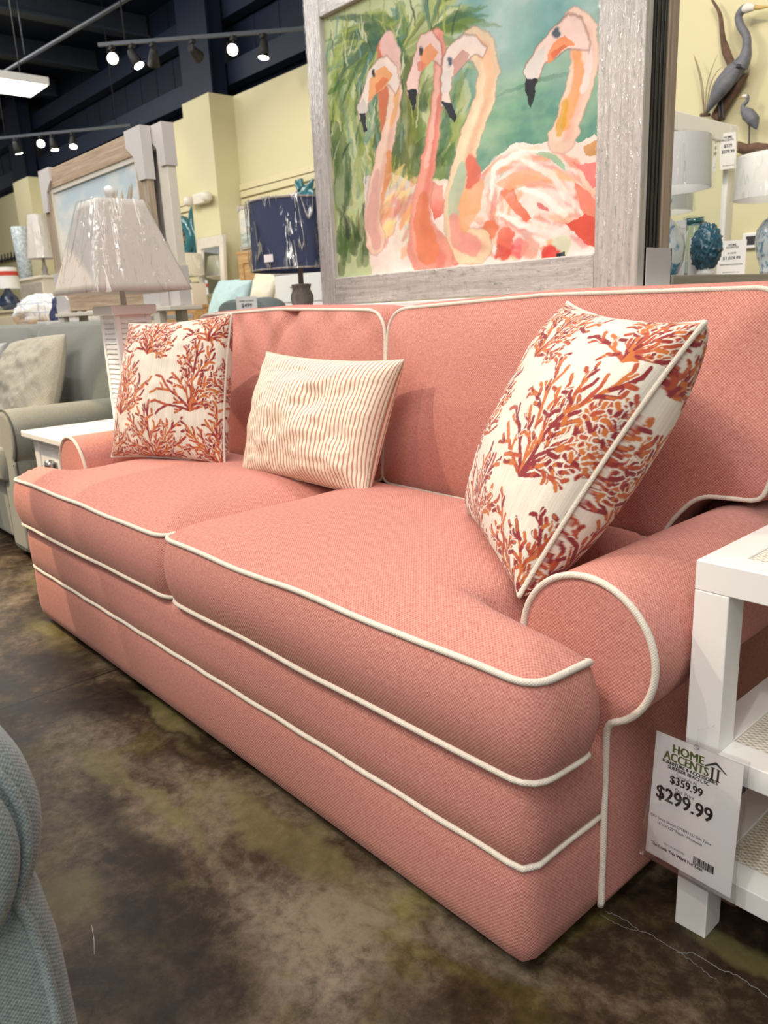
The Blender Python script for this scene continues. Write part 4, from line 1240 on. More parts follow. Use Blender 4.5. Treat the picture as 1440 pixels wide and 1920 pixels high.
# ------------------------------------------------------------------ white side table by the near arm
TX0, TX1, TY0, TY1, TH = -.494, -.094, 1.015, 1.415, .616
tb = thing('side_table', 'white square-legged side table with woven raffia shelves beside the near sofa arm', 'side table', (-.294, 1.215, 0))
for x in (TX0, TX1 - .05):
    for y in (TY0, TY1 - .05):
        bm = B(); add_box(bm, x, x + .05, y, y + .05, 0, TH - .0445, .0015); obj('leg', bm, MAT['white_paint'], tb)
def mitred(parent, z0, z1, nm):
    w = .05; c = [(TX0, TY0), (TX1, TY0), (TX1, TY1), (TX0, TY1)]
    i = [(TX0 + w, TY0 + w), (TX1 - w, TY0 + w), (TX1 - w, TY1 - w), (TX0 + w, TY1 - w)]
    for k in range(4):
        a, b, p, q = c[k], c[(k + 1) % 4], i[(k + 1) % 4], i[k]
        bm = B()
        lo = [bm.verts.new((x, y, z0)) for x, y in (a, b, p, q)]; hi = [bm.verts.new((x, y, z1)) for x, y in (a, b, p, q)]
        bm.faces.new(lo[::-1]); bm.faces.new(hi)
        for j in range(4): bm.faces.new((lo[j], lo[(j + 1) % 4], hi[(j + 1) % 4], hi[j]))
        bmesh.ops.bevel(bm, geom=bm.edges[:], offset=.0012, segments=1, affect='EDGES')
        obj(nm, bm, MAT['white_paint'], parent)
mitred(tb, TH - .044, TH, 'top_rail')
box_obj('raffia_top', MAT['raffia'], tb, TX0 + .0505, TX1 - .0505, TY0 + .0505, TY1 - .0505, TH - .02, TH - .002, label='woven natural raffia panel')
for z in (.292, .090):
    bm = B()
    for (a, b, c, d) in ((TX0 + .05, TX1 - .05, TY0, TY0 + .05), (TX0 + .05, TX1 - .05, TY1 - .05, TY1), (TX0, TX0 + .05, TY0 + .05, TY1 - .05), (TX1 - .05, TX1, TY0 + .05, TY1 - .05)):
        add_box(bm, a, b, c, d, z, z + .036, .0012)
    obj('shelf_frame', bm, MAT['white_paint'], tb)
    box_obj('raffia_shelf', MAT['raffia'], tb, TX0 + .0505, TX1 - .0505, TY0 + .0505, TY1 - .0505, z + .012, z + .033, label='woven natural raffia panel')

# ------------------------------------------------------------------ price sign hanging on the side table
SGR = Matrix(((.988, .145, -.050), (-.134, .975, .179), (.074, -.170, .983)))
SGW, SGH = .1434, .1936
SGC = V(-.459, .976, .2445)
SGM = Matrix.Translation(SGC) @ SGR.to_4x4()
def sgn_box(bm, x0, x1, z0, z1, y0, y1):
    a = len(bm.verts)
    before = set(bm.verts)
    add_box(bm, x0, x1, y0, y1, z0, z1)
    new = [v for v in bm.verts if v not in before]
    bmesh.ops.transform(bm, matrix=SGM, verts=new)
sg = thing('price_sign', 'white price card reading $299.99 in a clear holder hung on the white side table', 'price sign', SGC)
bm = B(); sgn_box(bm, -SGW / 2, SGW / 2, -SGH / 2, SGH / 2, 0, .0006)
obj('card', bm, MAT['paper'], sg)
bm = B()
sgn_box(bm, -SGW / 2 - .007, SGW / 2 + .008, -SGH / 2 - .008, SGH / 2 + .008, -.0032, -.0018)
sgn_box(bm, -SGW / 2 - .007, SGW / 2 + .008, -SGH / 2 - .008, SGH / 2 + .008, .0016, .0030)
sgn_box(bm, SGW / 2 + .0066, SGW / 2 + .008, -SGH / 2 - .008, SGH / 2 + .008, -.0018, .0016)
sgn_box(bm, -SGW / 2 - .007, SGW / 2 + .008, -SGH / 2 - .008, -SGH / 2 - .0066, -.0018, .0016)
obj('clear_holder', bm, MAT['acrylic'], sg)
bm = B()
hp = SGM @ V(.0, -.004, SGH / 2 + .001)
tube(bm, [hp + V(0, 0, 0), hp + V(-.004, .012, .022), V(-.452, 1.011, .372), V(-.447, 1.04, .372)], .0009, seg=6)
lathe(bm, [(.0005, -.003), (.004, -.002), (.004, .002), (.0005, .003)], hp, 12)
obj('cord', bm, MAT['acrylic'], sg)
def line(bm, txt, u, v, width, off=0., sx=1.0, cap=None):
    off *= .3
    """one printed line centred at card fraction (u from left, v from top), given width as a fraction of the card"""
    before = set(bm.verts)
    text_mesh(bm, txt, 1.0, Matrix.Identity(4), off, 0.0)
    new = [q for q in bm.verts if q not in before]
    x0 = min(q.co.x for q in new); x1 = max(q.co.x for q in new); y0 = min(q.co.y for q in new); y1 = max(q.co.y for q in new)
    k = width * SGW / (x1 - x0)
    ky = k if cap is None else cap * SGH / (y1 - y0)
    for q in new:
        q.co = SGM @ V((u - .5) * SGW + (q.co.x - (x0 + x1) / 2) * k, -.0004, (.5 - v) * SGH + (q.co.y - (y0 + y1) / 2) * ky)
bm = B()
for du in (-.006, 0, .006): line(bm, 'HOME', .40 + du, .085, .36, 0, cap=.066)
for du in (-.006, 0, .006): line(bm, 'ACCENTS', .38 + du, .155, .52, 0, cap=.066)
obj('logo_lettering', bm, MAT['green_ink'], sg, label='green shop lettering')
bm = B()
for du in (-.002, .002): line(bm, 'FURNITURE & ACCESSORIES', .43 + du, .208, .64, .03)
for du in (-.002, .002): line(bm, 'SURFSIDE BEACH, SC', .42 + du, .243, .48, .02)
line(bm, 'Compare At', .41, .287, .24, .0)
for du in (-.003, .003): line(bm, '$359.99', .41 + du, .335, .38, .03)
line(bm, 'Our Price', .40, .400, .23, .0)
for du in (-.004, .004): line(bm, '$299.99', .40 + du, .478, .66, .035)
line(bm, 'CRV Sandy Shores CVFDR1152 Side Table', .385, .685, .72, .01)
line(bm, '16"x16"x25" Finish: Whitewash', .385, .720, .53, .01)
line(bm, 'CRV-CRV-ACF-22961', .34, .862, .25, .0)
for du in (-.002, .002): line(bm, 'The Look You Want For Less', .37 + du, .905, .62, .02)
def bar(x0, x1, z0, z1):
    sgn_box(bm, (x0 - .5) * SGW, (x1 - .5) * SGW, (.5 - z1) * SGH, (.5 - z0) * SGH, -.0006, -.0003)
# II with a roof line
for x in (.672, .735):
    bar(x, x + .022, .105, .195); bar(x - .012, x + .034, .190, .197); bar(x - .012, x + .034, .103, .109)
for a, b in (((.60, .112), (.715, .062)), ((.715, .062), (.835, .118))):
    p = [SGM @ V((q[0] - .5) * SGW, -.0005, (.5 - q[1]) * SGH) for q in (a, b)]
    tube(bm, p, [.0011, .0016] if a[0] < .65 else [.0016, .0006], seg=5)
x = .57
for w, g in ((6, 3), (2, 2), (2, 4), (4, 2), (3, 2), (6, 3), (2, 2), (3, 3), (6, 2), (2, 3), (4, 2), (2, 4), (6, 2), (3, 2), (2, 3), (4, 2), (7, 2)):
    bar(x, x + w * .0022, .835, .895); x += (w + g) * .0022
obj('lettering', bm, MAT['ink'], sg)

# ------------------------------------------------------------------ teal armchair at the lower left
ch = thing('armchair', 'teal woven armchair with self welting at the lower left, facing the coral sofa base', 'armchair', (-1.1, -.25, 0))
prof = [(.172, .02), (.166, .30), (.158, .365)]
for a in range(-40, 200, 10):
    prof.append((.068 + .104 * math.cos(math.radians(a)), .475 + .125 * math.sin(math.radians(a))))
prof += [(-.035, .42), (-.035, .02)]
pts = ring_resample(prof, .012, 150)
bm = B()
loft(bm, pts, [(-.790, -.006), (-.792, .004), (-.80, .016), (-.82, .026), (-.85, .030), (-1.3, .030), (-1.62, .03)], lambda a, b, h: (h, a, b))
am = obj('arm', bm, MAT['teal_fabric'], ch)
bm = B()
q = [p for p in pts]
k0 = min(range(len(q)), key=lambda i: (q[i] - Vector((.172, .02))).length)
q = q[k0:] + q[:k0]
k1 = next(i for i in range(len(q)) if i > 40 and q[i].y < .43 and q[i].x < -.02)
tube(bm, [V(-.789, p.x, p.y) for p in q[:k1]], .006, seg=10)
obj('arm_welt', bm, MAT['teal_fabric'], am)
# padded roll front standing proud of the lower panel
bm = B()
rp = [Vector((.066 + .096 * math.cos(math.radians(a)), .468 + .118 * math.sin(math.radians(a)))) for a in range(0, 360, 6)]
rp = ring_resample([(p.x, max(p.y, .376)) for p in rp], 0, 80)
loft(bm, rp, [(-.80, 0), (-.782, 0), (-.772, -.004), (-.765, -.014), (-.762, -.03)], lambda a, b, h: (h, a, b))
obj('roll_pad', bm, MAT['teal_fabric'], am)
bm = B(); add_box(bm, -1.6, -.80, -.60, -.035, .05, .33, .03); obj('seat_base', bm, MAT['teal_fabric'], ch)
pts = ring_resample([(-1.5, -.595), (-.79, -.595), (-.79, -.04), (-1.5, -.04)], .05, 120)
bm = B(); cushion(bm, pts, .33, .46, .04, (-1.15, -.32), ident, .012); obj('seat_cushion', bm, MAT['teal_fabric'], ch)
bm = B(); add_box(bm, -1.75, -1.5, -.68, .06, .05, .95, .08); obj('back', bm, MAT['teal_fabric'], ch)
bm = B()
P2_ = [(-.60 - (y - (-.035)), z) for y, z in prof]
loft(bm, ring_resample(P2_[::-1], .012, 120), [(-.80, 0), (-.806, .01), (-.83, .02), (-1.62, .02)], lambda a, b, h: (h, a, b))
obj('arm', bm, MAT['teal_fabric'], ch)
for x in (-.88, -1.6):
    for y in (-.66, .08): box_obj('foot', MAT['black_matte'], ch, x - .025, x + .025, y - .025, y + .025, 0, .055)

# ------------------------------------------------------------------ white end table and louvred lamp at the far arm
ETX0, ETX1, ETY0, ETY1, ETZ = -3.262, -2.80, .955, 1.50, .575
et = thing('end_table', 'white end table with a drawer between the grey sofa and the coral sofa', 'end table', (-3.03, 1.2, 0))
box_obj('top', MAT['white_paint'], et, ETX0, ETX1, ETY0, ETY1, ETZ - .024, ETZ, bev=.004)
for x in (ETX0 + .04, ETX1 - .09):
    for y in (ETY0 + .03, ETY1 - .08):
        box_obj('leg', MAT['white_paint'], et, x, x + .05, y, y + .05, 0, ETZ - .024, bev=.003)
box_obj('case', MAT['white_paint'], et, ETX0 + .055, ETX1 - .055, ETY0 + .045, ETY1 - .045, .30, ETZ - .0245, bev=.002)
dr = box_obj('drawer', MAT['white_paint'], et, ETX0 + .095, ETX1 - .095, ETY0 + .035, ETY0 + .05, .33, ETZ - .05, bev=.003)
bm = B()
xx, yy, zz = -3.03, ETY0 + .03, .46
lathe(bm, [(.0, -.02), (.016, -.018), (.02, 0), (.016, .018), (.0, .02)], (xx, yy - .012, zz), 14, False)
add_box(bm, xx - .035, xx + .035, yy, yy + .006, zz - .012, zz + .012, .002)
obj('drawer_pull', bm, MAT['steel'], dr)
box_obj('lower_shelf', MAT['white_paint'], et, ETX0 + .05, ETX1 - .05, ETY0 + .04, ETY1 - .04, .12, .14)
bm = B()
add_box(bm, -3.02, -2.955, 1.36, 1.368, ETZ, ETZ + .075, .002)
add_box(bm, -3.01, -2.965, 1.359, 1.361, ETZ + .018, ETZ + .05, mi=1)
tag(obj('tag_stand', bm, [MAT['white_paint'], MAT['ink']], None, (-2.99, 1.364, ETZ)), 'small white tag stand with a dark window on the white end table', 'tag')

LX0, LX1, LY0, LY1 = -2.985, -2.845, 1.225, 1.365
lm = thing('table_lamp', 'white louvred box table lamp with square tapered wrapped shade on the white end table', 'lamp', (-2.915, 1.295, ETZ))
box_obj('foot', MAT['white_paint'], lm, LX0 - .015, LX1 + .015, LY0 - .015, LY1 + .015, ETZ, ETZ + .03, bev=.003)
bm = B()
for x in (LX0, LX1 - .018):
    for y in (LY0, LY1 - .018): add_box(bm, x, x + .018, y, y + .018, ETZ + .03, 1.0)
add_box(bm, LX0 + .008, LX1 - .008, LY0 + .008, LY1 - .008, ETZ + .03, 1.0)
obj('body', bm, MAT['white_paint'], lm)
bm = B()
z = ETZ + .045
while z < .985:
    for (a, b, c, d) in ((LX0 + .018, LX1 - .018, LY0 + .001, LY0 + .009), (LX0 + .018, LX1 - .018, LY1 - .009, LY1 - .001)):
        s0 = len(bm.verts); add_box(bm, a, b, c, d, z, z + .014)
        for q in list(bm.verts)[s0:]:
            if q.co.z > z + .007: q.co.y += .005 if c < 1.29 else -.005
    for (a, b, c, d) in ((LX0 + .001, LX0 + .009, LY0 + .018, LY1 - .018), (LX1 - .009, LX1 - .001, LY0 + .018, LY1 - .018)):
        s0 = len(bm.verts); add_box(bm, a, b, c, d, z, z + .014)
        for q in list(bm.verts)[s0:]:
            if q.co.z > z + .007: q.co.x += .005 if a < -2.9 else -.005
    z += .0185
obj('louvre_slats', bm, MAT['white_paint'], lm)
box_obj('cap', MAT['white_paint'], lm, LX0 - .018, LX1 + .018, LY0 - .018, LY1 + .018, 1.0, 1.035, bev=.004)
bm = B(); tube(bm, [(-2.915, 1.295, 1.03), (-2.915, 1.295, 1.40)], .011, seg=12)
obj('neck', bm, MAT['warm_white'], lm)
def sq_shade(cx, cy, z0, w0, z1, w1, n=12, bulge=0.0, r=.012):
    bm = B()
    p0 = ring_resample([(-1, -1), (1, -1), (1, 1), (-1, 1)], r * 6, 96)
    rings = []
    for k in range(n + 1):
        t = k / n; w = w0 + (w1 - w0) * t
        rings.append([bm.verts.new((cx + p.x * w / 2, cy + p.y * w / 2, z0 + (z1 - z0) * t)) for p in p0])
    for a, b in zip(rings, rings[1:]):
        for j in range(96):
            bm.faces.new((a[j], a[(j + 1) % 96], b[(j + 1) % 96], b[j])).smooth = True
    return bm
def thicken(bm, t):
    bmesh.ops.recalc_face_normals(bm, faces=bm.faces[:])
    bmesh.ops.solidify(bm, geom=bm.faces[:], thickness=t)
bm = sq_shade(-2.915, 1.295, 1.082, .385, 1.402, .175); thicken(bm, .003)
shd = obj('shade', bm, MAT['shade_grey'], lm)
bm = sq_shade(-2.915, 1.295, 1.078, .394, 1.406, .185, 30, r=.03)
for q in bm.verts:
    a = math.atan2(q.co.y - 1.295, q.co.x + 2.915); w = .010 * (1 - 2 * abs(mnoise.noise(V(a * 5, q.co.z * 2.2, 0)))) - .006 + .004 * (1 - 2 * abs(mnoise.noise(V(a * 13, q.co.z * 5, 4))))
    q.co.x += math.cos(a) * (w + .003); q.co.y += math.sin(a) * (w + .003)
obj('plastic_wrap', bm, MAT['wrap'], shd, label='clear crinkled plastic wrap')
bm = B(); lathe(bm, [(.004, 0), (.008, .006), (.006, .012), (.017, .022), (.021, .036), (.015, .050), (.002, .056)], (-2.915, 1.295, 1.402), 20)
obj('finial', bm, MAT['white_paint'], lm)

# ------------------------------------------------------------------ grey sofa at the left
gs = thing('sofa', 'grey upholstered sofa with rolled arm beyond the white end table at the left', 'sofa', (-4.5, 1.3, 0))
def garm(xo, s):
    P = [(0, .04), (0, .44)]
    for a in range(-60, 190, 10): P.append((-.075 + .11 * math.cos(math.radians(a)), .53 + .115 * math.sin(math.radians(a))))
    P.append((-.2, .04))
    P = [(xo + s * x, z) for x, z in P]
    if s < 0: P = P[::-1]
    pts = ring_resample(P, .03, 110)
    bm = B(); loft(bm, pts, [(.945, -.025), (.948, -.008), (.96, .0), (1.0, .002), (1.78, .002)], lambda a, b, h: (a, h, b))
    o = obj('arm', bm, MAT['grey_fabric'], gs)
    bm = B(); tube(bm, [V(p.x, .952, p.y) for p in pts], .004, True, 6)
    obj('arm_seam', bm, MAT['grey_seam'], o)
garm(-3.375, 1); garm(-5.6, -1)
bm = B(); add_box(bm, -5.55, -3.40, .97, 1.75, .05, .34, .02); obj('base', bm, MAT['grey_fabric'], gs)
bm = B(); add_box(bm, -5.55, -3.42, 1.52, 1.80, .3, .93, .05); obj('back_frame', bm, MAT['grey_fabric'], gs)
for x0, x1 in ((-4.45, -3.40), (-5.5, -4.46)):
    pts = ring_resample([(x0 + .08, .93), (x1 - .08, .93), (x1 - .08, 1.5), (x0 + .08, 1.5)], .05, 120)
    bm = B(); cushion(bm, pts, .34, .48, .04, ((x0 + x1) / 2, 1.2), ident, .012); obj('seat_cushion', bm, MAT['grey_fabric'], gs)
    pts = ring_resample([(x0, .48), (x1, .48), (x1, .965), (x0, .965)], [.05, .05, .12, .12], 120)
    bm = B(); cushion(bm, pts, -.14, 0, .07, ((x0 + x1) / 2, .73), lambda a, b, h: (a, 1.42 + (b - .5) * .1 - h, b), .02, .14, .01); obj('back_cushion', bm, MAT['grey_fabric'], gs)
for x in (-5.5, -3.46):
    for y in (1.02, 1.7): box_obj('foot', MAT['black_matte'], gs, x - .03, x + .03, y - .03, y + .03, 0, .055)
pillow('throw_pillow', [(-4.17, 1.24, .895), (-3.74, 1.36, .93), (-4.12, 1.08, .50), (-3.69, 1.20, .50)], .085, 'beige crinkled gauze pillow on the grey sofa behind its rolled arm', 'pillow', None, MAT['beige_cloth'], 60, welt=False, seed=3, dent=-.03, wr=.03, power=.5)
def floral_sheet():
    s = Sheet(90, 90, (.5, .5, .5), 6); rs = np.random.RandomState(2)
    n = fbm(90, 90, 5, rs, 4); s.c *= (.45 + 1.1 * n)[..., None]
    for k in range(14):
        x, y = rs.rand(2); s.stroke([(x, y), (x + .1, y + .07)], .04, (.12, .12, .12) if k % 3 else (.65, .62, .55), .7, .03)
    return s
pillow('throw_pillow', [(-4.72, 1.22, .88), (-4.28, 1.26, .90), (-4.72, 1.05, .49), (-4.28, 1.08, .49)], .085, 'grey smudged floral pillow at the left picture edge on the grey sofa', 'pillow', floral_sheet(), MAT['coral_print'], 70, welt=False, seed=4)
# ------------------------------------------------------------------ drum lamps
def drum(bm, c, r0, z0, r1, z1, seg=48, t=.003):
    lathe(bm, [(r0, z0), (r1, z1)], c, seg, False)
    lathe(bm, [(r0 - t, z0), (r1 - t, z1)], c, seg, False)
    for r, z in ((r0, z0), (r1, z1)):
        lathe(bm, [(r - t, z), (r, z)], c, seg, False)
def wrap_drum(c, r0, z0, r1, z1, parent, amp=.006, mat=None):
    bm = B()
    lathe(bm, [(r0 + (r1 - r0) * k / 24, z0 + (z1 - z0) * k / 24) for k in range(25)], c, 96, False)
    for q in bm.verts:
        a = math.atan2(q.co.y - c[1], q.co.x - c[0]); z = q.co.z
        w = amp * (1 - 2 * abs(mnoise.noise(V(a * 5, z * 3.5, c[0])))) + amp * .5 * (1 - 2 * abs(mnoise.noise(V(a * 12, z * 8, 3)))) - amp * .6
        q.co.x += math.cos(a) * (w + amp); q.co.y += math.sin(a) * (w + amp)
    return obj('plastic_wrap', bm, mat or MAT['wrap'], parent, label='clear crinkled plastic wrap')

# navy shade lamp behind the sofa, on a console table
cn = thing('console_table', 'low white console table behind the coral sofa carrying the navy-shaded lamp', 'table', (-2.85, 2.05, 0))
box_obj('top', MAT['white_paint'], cn, -3.3, -2.53, 1.84, 2.26, .725, .75, bev=.003)
for x in (-3.28, -2.60):
    for y in (1.86, 2.19): box_obj('leg', MAT['white_paint'], cn, x, x + .05, y, y + .05, 0, .725)
lc = (-2.742, 2.0, 0)
nl = thing('table_lamp', 'table lamp with navy drum shade in plastic wrap and turned grey wood base', 'lamp', (lc[0], lc[1], .75))
bm = B(); lathe(bm, [(.075, .75), (.078, .76), (.06, .785), (.038, .80), (.036, .82), (.055, .85), (.068, .89), (.062, .93), (.045, .955), (.050, .965), (.044, .975), (.030, .985), (.042, 1.005), (.048, 1.03), (.047, 1.05), (.036, 1.072), (.040, 1.085), (.042, 1.092), (.02, 1.094)], lc, 32)
obj('base', bm, MAT['grey_wood_turned'], nl)
bm = B(); tube(bm, [(lc[0], lc[1], 1.09), (lc[0], lc[1], 1.36)], .011, seg=12); obj('neck', bm, MAT['grey_wood_turned'], nl)
bm = B(); drum(bm, lc, .195, 1.150, .190, 1.412); so = obj('shade', bm, MAT['shade_navy'], nl)
for z, r in ((1.150, .1955), (1.412, .1905)):
    bm = B(); lathe(bm, [(r, z - .004), (r + .002, z - .004), (r + .002, z + .004), (r, z + .004)], lc, 48, False); obj('trim_band', bm, MAT['grey_wood_turned'], so)
wrap_drum(lc, .197, 1.146, .193, 1.418, so, .008, MAT['wrap_navy'])
bm = B()
a = math.radians(-72); d = V(math.cos(a), math.sin(a), 0); tpos = V(lc[0], lc[1], 1.19) + d * .205
tt = V(-d.y, d.x, 0)
for k in range(1):
    vsx = [bm.verts.new(tpos + tt * x + V(0, 0, z) + d * y) for y in (0, .001) for x, z in ((-.022, -.014), (.022, -.014), (.022, .014), (-.022, .014))]
    for f in ((0, 1, 2, 3), (7, 6, 5, 4), (0, 4, 5, 1), (1, 5, 6, 2), (2, 6, 7, 3), (3, 7, 4, 0)): bm.faces.new([vsx[i] for i in f])
obj('sticker', bm, MAT['paper'], so, label='small white sticker')

# ------------------------------------------------------------------ beach picture stack at the left
def beach_sheet(seed, boat=False):
    s = Sheet(150, 100, S(196, 204, 208), seed); rs = np.random.RandomState(seed)
    n = fbm(100, 150, 4, rs, 5); m = fbm(100, 150, 7, rs, 4)
    t = np.clip((n - .35) / .3, 0, 1)[..., None]
    s.c = np.array(S(196, 212, 220)) * (1 - t) + np.array(S(238, 236, 230)) * t
    t2 = (np.clip((.38 - s.V) / .05, 0, 1) * np.clip((m - .42) / .1, 0, 1))[..., None]
    s.c = s.c * (1 - t2) + np.array(S(168, 194, 204)) * t2
    s.warp(8, .03)
    for k in range(60):
        x, y = rs.rand(2); y *= .6
        s.stroke([(x - .08, y), (x, y + .015), (x + .09, y - .01)], [.002, .008, .002], S(232, 228, 216), .7, .008)
    for k in range(30):
        x = .6 + .3 * rs.rand(); y = .72 - .4 * (x - .6) * -1 * .5 + rs.uniform(-.06, .03)
        s.stroke([(x, y - .05), (x + .03, y + .04)], [.010, .003], S(*((150, 116, 78), (196, 170, 130), (120, 96, 66))[k % 3]), .7, .008)
    for k in range(20):
        x = rs.uniform(0, .35); y = rs.uniform(.05, .35)
        s.stroke([(x, y), (x + .05, y + .02)], [.012, .004], S(*((150, 140, 110), (110, 130, 130))[k % 2]), .6, .02)
    return s
BX0, BX1, BZ0, BZ1, BY = -5.52, -4.03, 1.055, 1.93, 2.0
bp = thing('framed_picture', 'oak-framed beach painting with white corner protectors above the grey sofa', 'picture', ((BX0 + BX1) / 2, 2.02, BZ0))
frame_bars(bp, BX0, BX1, BZ0, BZ1, BY, BY + .04, .115, MAT['oak_x'], MAT['oak_z'])
bm = B()
for (a, b, c, d) in ((BX0 + .115, BX0 + .14, BZ0 + .115, BZ1 - .115), (BX1 - .14, BX1 - .115, BZ0 + .115, BZ1 - .115), (BX0 + .14, BX1 - .14, BZ0 + .115, BZ0 + .14), (BX0 + .14, BX1 - .14, BZ1 - .14, BZ1 - .115)):
    add_box(bm, a, b, BY + .008, BY + .03, c, d)
obj('liner', bm, MAT['warm_white'], bp)
picture_sheet_obj(beach_sheet(5), BX0 + .13, BX1 - .13, BY + .02, BZ0 + .13, BZ1 - .13, bp)
def corner_cap(x, z, sx, sz, y0, y1, parent, L=.2, lab=None):
    """folded card corner: clipped triangle face, two returns"""
    bm = B()
    pts = [(x, z), (x + sx * L, z), (x + sx * L, z + sz * L * .42), (x + sx * L * .55, z + sz * L * .75), (x + sx * L * .42, z + sz * L * 1.35), (x, z + sz * L * 1.35)]
    a = [bm.verts.new((p[0], y0, p[1])) for p in pts]; b = [bm.verts.new((p[0], y1, p[1])) for p in pts]
    bm.faces.new(a); bm.faces.new(b[::-1])
    for k in range(6): bm.faces.new((a[k], a[(k + 1) % 6], b[(k + 1) % 6], b[k]))
    return obj('corner_protector', bm, MAT['cardboard'], parent)
for x, z, sx, sz in ((BX0 - .01, BZ1 + .01, 1, -1), (BX1 + .01, BZ1 + .01, -1, -1), (BX0 - .01, BZ0 - .01, 1, 1), (BX1 + .01, BZ0 - .01, -1, 1)):
    corner_cap(x, z, sx, sz, BY - .012, BY + .045, bp, .19)
bp2 = thing('framed_picture', 'second framed picture with pale edge stacked behind the beach painting', 'picture', ((BX0 + BX1) / 2 + .1, 2.08, BZ0))
frame_bars(bp2, BX0 + .1, BX1 + .12, BZ0, BZ1 + .0, BY + .06, BY + .11, .1, MAT['warm_white'], MAT['warm_white'])
box_obj('backing', MAT['cardboard'], bp2, BX0 + .15, BX1 + .06, BY + .09, BY + .1, BZ0 + .05, BZ1 - .05)
for x, z, sx, sz in ((BX1 + .13, BZ1 + .01, -1, -1), (BX1 + .13, BZ0 - .01, -1, 1)):
    corner_cap(x, z, sx, sz, BY + .048, BY + .115, bp2, .15)
be = thing('display_easel', 'white display stand under the beach painting behind the grey sofa', 'stand', (-4.77, 2.06, 0))
box_obj('ledge', MAT['warm_white'], be, BX0 - .03, BX1 + .16, 1.97, 2.16, 1.02, 1.043, bev=.003)
for x in (BX0 + .05, BX1 - .03):
    box_obj('leg', MAT['warm_white'], be, x - .035, x + .035, 1.98, 2.02, 0, 1.02, bev=.003)
    box_obj('leg', MAT['warm_white'], be, x - .035, x + .035, 2.11, 2.15, 0, 1.02, bev=.003)
    box_obj('back_post', MAT['warm_white'], be, x - .02, x + .02, 2.125, 2.15, 1.043, 1.75)

# ------------------------------------------------------------------ things along the back wall, right part
DX0, DX1, DY0, DY1, DZ = -2.12, -1.62, 3.0, 4.65, 1.055
dd = thing('dresser', 'greige dresser behind the coral sofa at the right carrying a mirror and lamps', 'dresser', (-1.87, 3.8, 0))
MAT['greige'] = wood('greige_wood', (0.30, 0.27, 0.23), (0.46, 0.43, 0.38), 'y', .6, .5)
box_obj('top', MAT['greige'], dd, DX0, DX1, DY0, DY1, DZ - .045, DZ, bev=.003)
box_obj('case', MAT['greige'], dd, DX0 + .02, DX1 - .03, DY0 + .03, DY1 - .03, .06, DZ - .0455, bev=.003)
for k in range(2):
    for j in range(3):
        y = DY0 + .06 + k * .78; z = .12 + j * .29
        w = box_obj('drawer', MAT['greige'], dd, DX1 - .03, DX1 - .012, y, y + .74, z, z + .27, bev=.003)
        bm = B(); lathe(bm, [(.002, -.012), (.014, -.008), (.014, .008), (.002, .012)], (DX1 - .006, y + .37, z + .135), 12); obj('knob', bm, MAT['black_matte'], w)
for x in (DX0 + .05, DX1 - .08):
    for y in (DY0 + .06, DY1 - .1): box_obj('foot', MAT['greige'], dd, x, x + .05, y, y + .05, 0, .06)

MXP = -2.0
mr = thing('mirror', 'white-framed dresser mirror behind the white drum-shaded lamp at the right', 'mirror', (MXP, 3.75, DZ))
MYR = 4.30; MZT = at(1383, 236, x=MXP).z; MYL = 3.15; FW = .085
MYR = at(1372, 440, x=MXP).y
for (a, b, c, d) in ((MYL, MYL + FW, DZ + .002, MZT), (MYR - FW, MYR, DZ + .002, MZT), (MYL + FW, MYR - FW, MZT - FW, MZT), (MYL + FW, MYR - FW, DZ + .002, DZ + FW)):
    bm = B(); add_box(bm, MXP - .04, MXP, a, b, c, d, .004); obj('frame', bm, MAT['white_paint'], mr)
    bm = B()
box_obj('glass', MAT['mirror'], mr, MXP - .025, MXP - .015, MYL + FW - .01, MYR - FW + .01, DZ + FW - .01, MZT - FW + .01)

def price_tag(c, n, w, h, lines, label, name='price_tag', group=None, tilt=0.):
    """upright card facing n (horizontal unit vector)"""
    n = Vector(n).normalized(); u = V(-n.y, n.x, 0)
    m = Matrix(((u.x, -n.x, 0, c[0]), (u.y, -n.y, 0, c[1]), (0, 0, 1, c[2]), (0, 0, 0, 1))) @ Matrix.Rotation(tilt, 4, 'Y')
    r = thing(name, label, 'price tag', c, group)
    bm = B(); add_box(bm, -w / 2, w / 2, 0, .0012, 0, h); bm.transform(m); obj('card', bm, MAT['paper'], r)
    bm = B()
    for txt, vv, ww in lines:
        s0 = set(bm.verts)
        text_mesh(bm, txt, 1.0, Matrix.Identity(4), .02, 0.0)
        nw = [q for q in bm.verts if q not in s0]
        x0 = min(q.co.x for q in nw); x1 = max(q.co.x for q in nw); y0 = min(q.co.y for q in nw); y1 = max(q.co.y for q in nw)
        k = ww * w / (x1 - x0)
        for q in nw: q.co = m @ V((q.co.x - (x0 + x1) / 2) * k, -.0008, h * (1 - vv) + (q.co.y - (y0 + y1) / 2) * k)
    obj('lettering', bm, MAT['ink'], r)
    return r
def px_h(p, px2, py2):
    return abs(at(px2, py2, x=p.x).z - p.z)
XT = -1.80
p = at(1369, 524, x=XT); q = at(1371, 458, x=XT)
price_tag((p.x, p.y, DZ + .001), (.45, -.9, 0), .125, q.z - p.z, [('HOME', .12, .28), ('ACCENTS II', .19, .45), ('$1,259.99', .36, .3), ('$1,029.99', .50, .62), ('FURNITURE & ACCESSORIES', .68, .8), ('The Look You Want For Less', .90, .6)], 'white price card reading $1,029.99 at the right end of the dresser')
p = at(1271, 528, x=-1.80)
price_tag((p.x, p.y, DZ + .001), (.5, -.87, 0), .048, .235, [('HOME ACCENTS', .15, .8), ('$199.99', .5, .8), ('$149', .72, .6)], 'narrow white tag in front of the white swirl lamp base on the dresser')
p = at(1299, 524, x=-1.78)
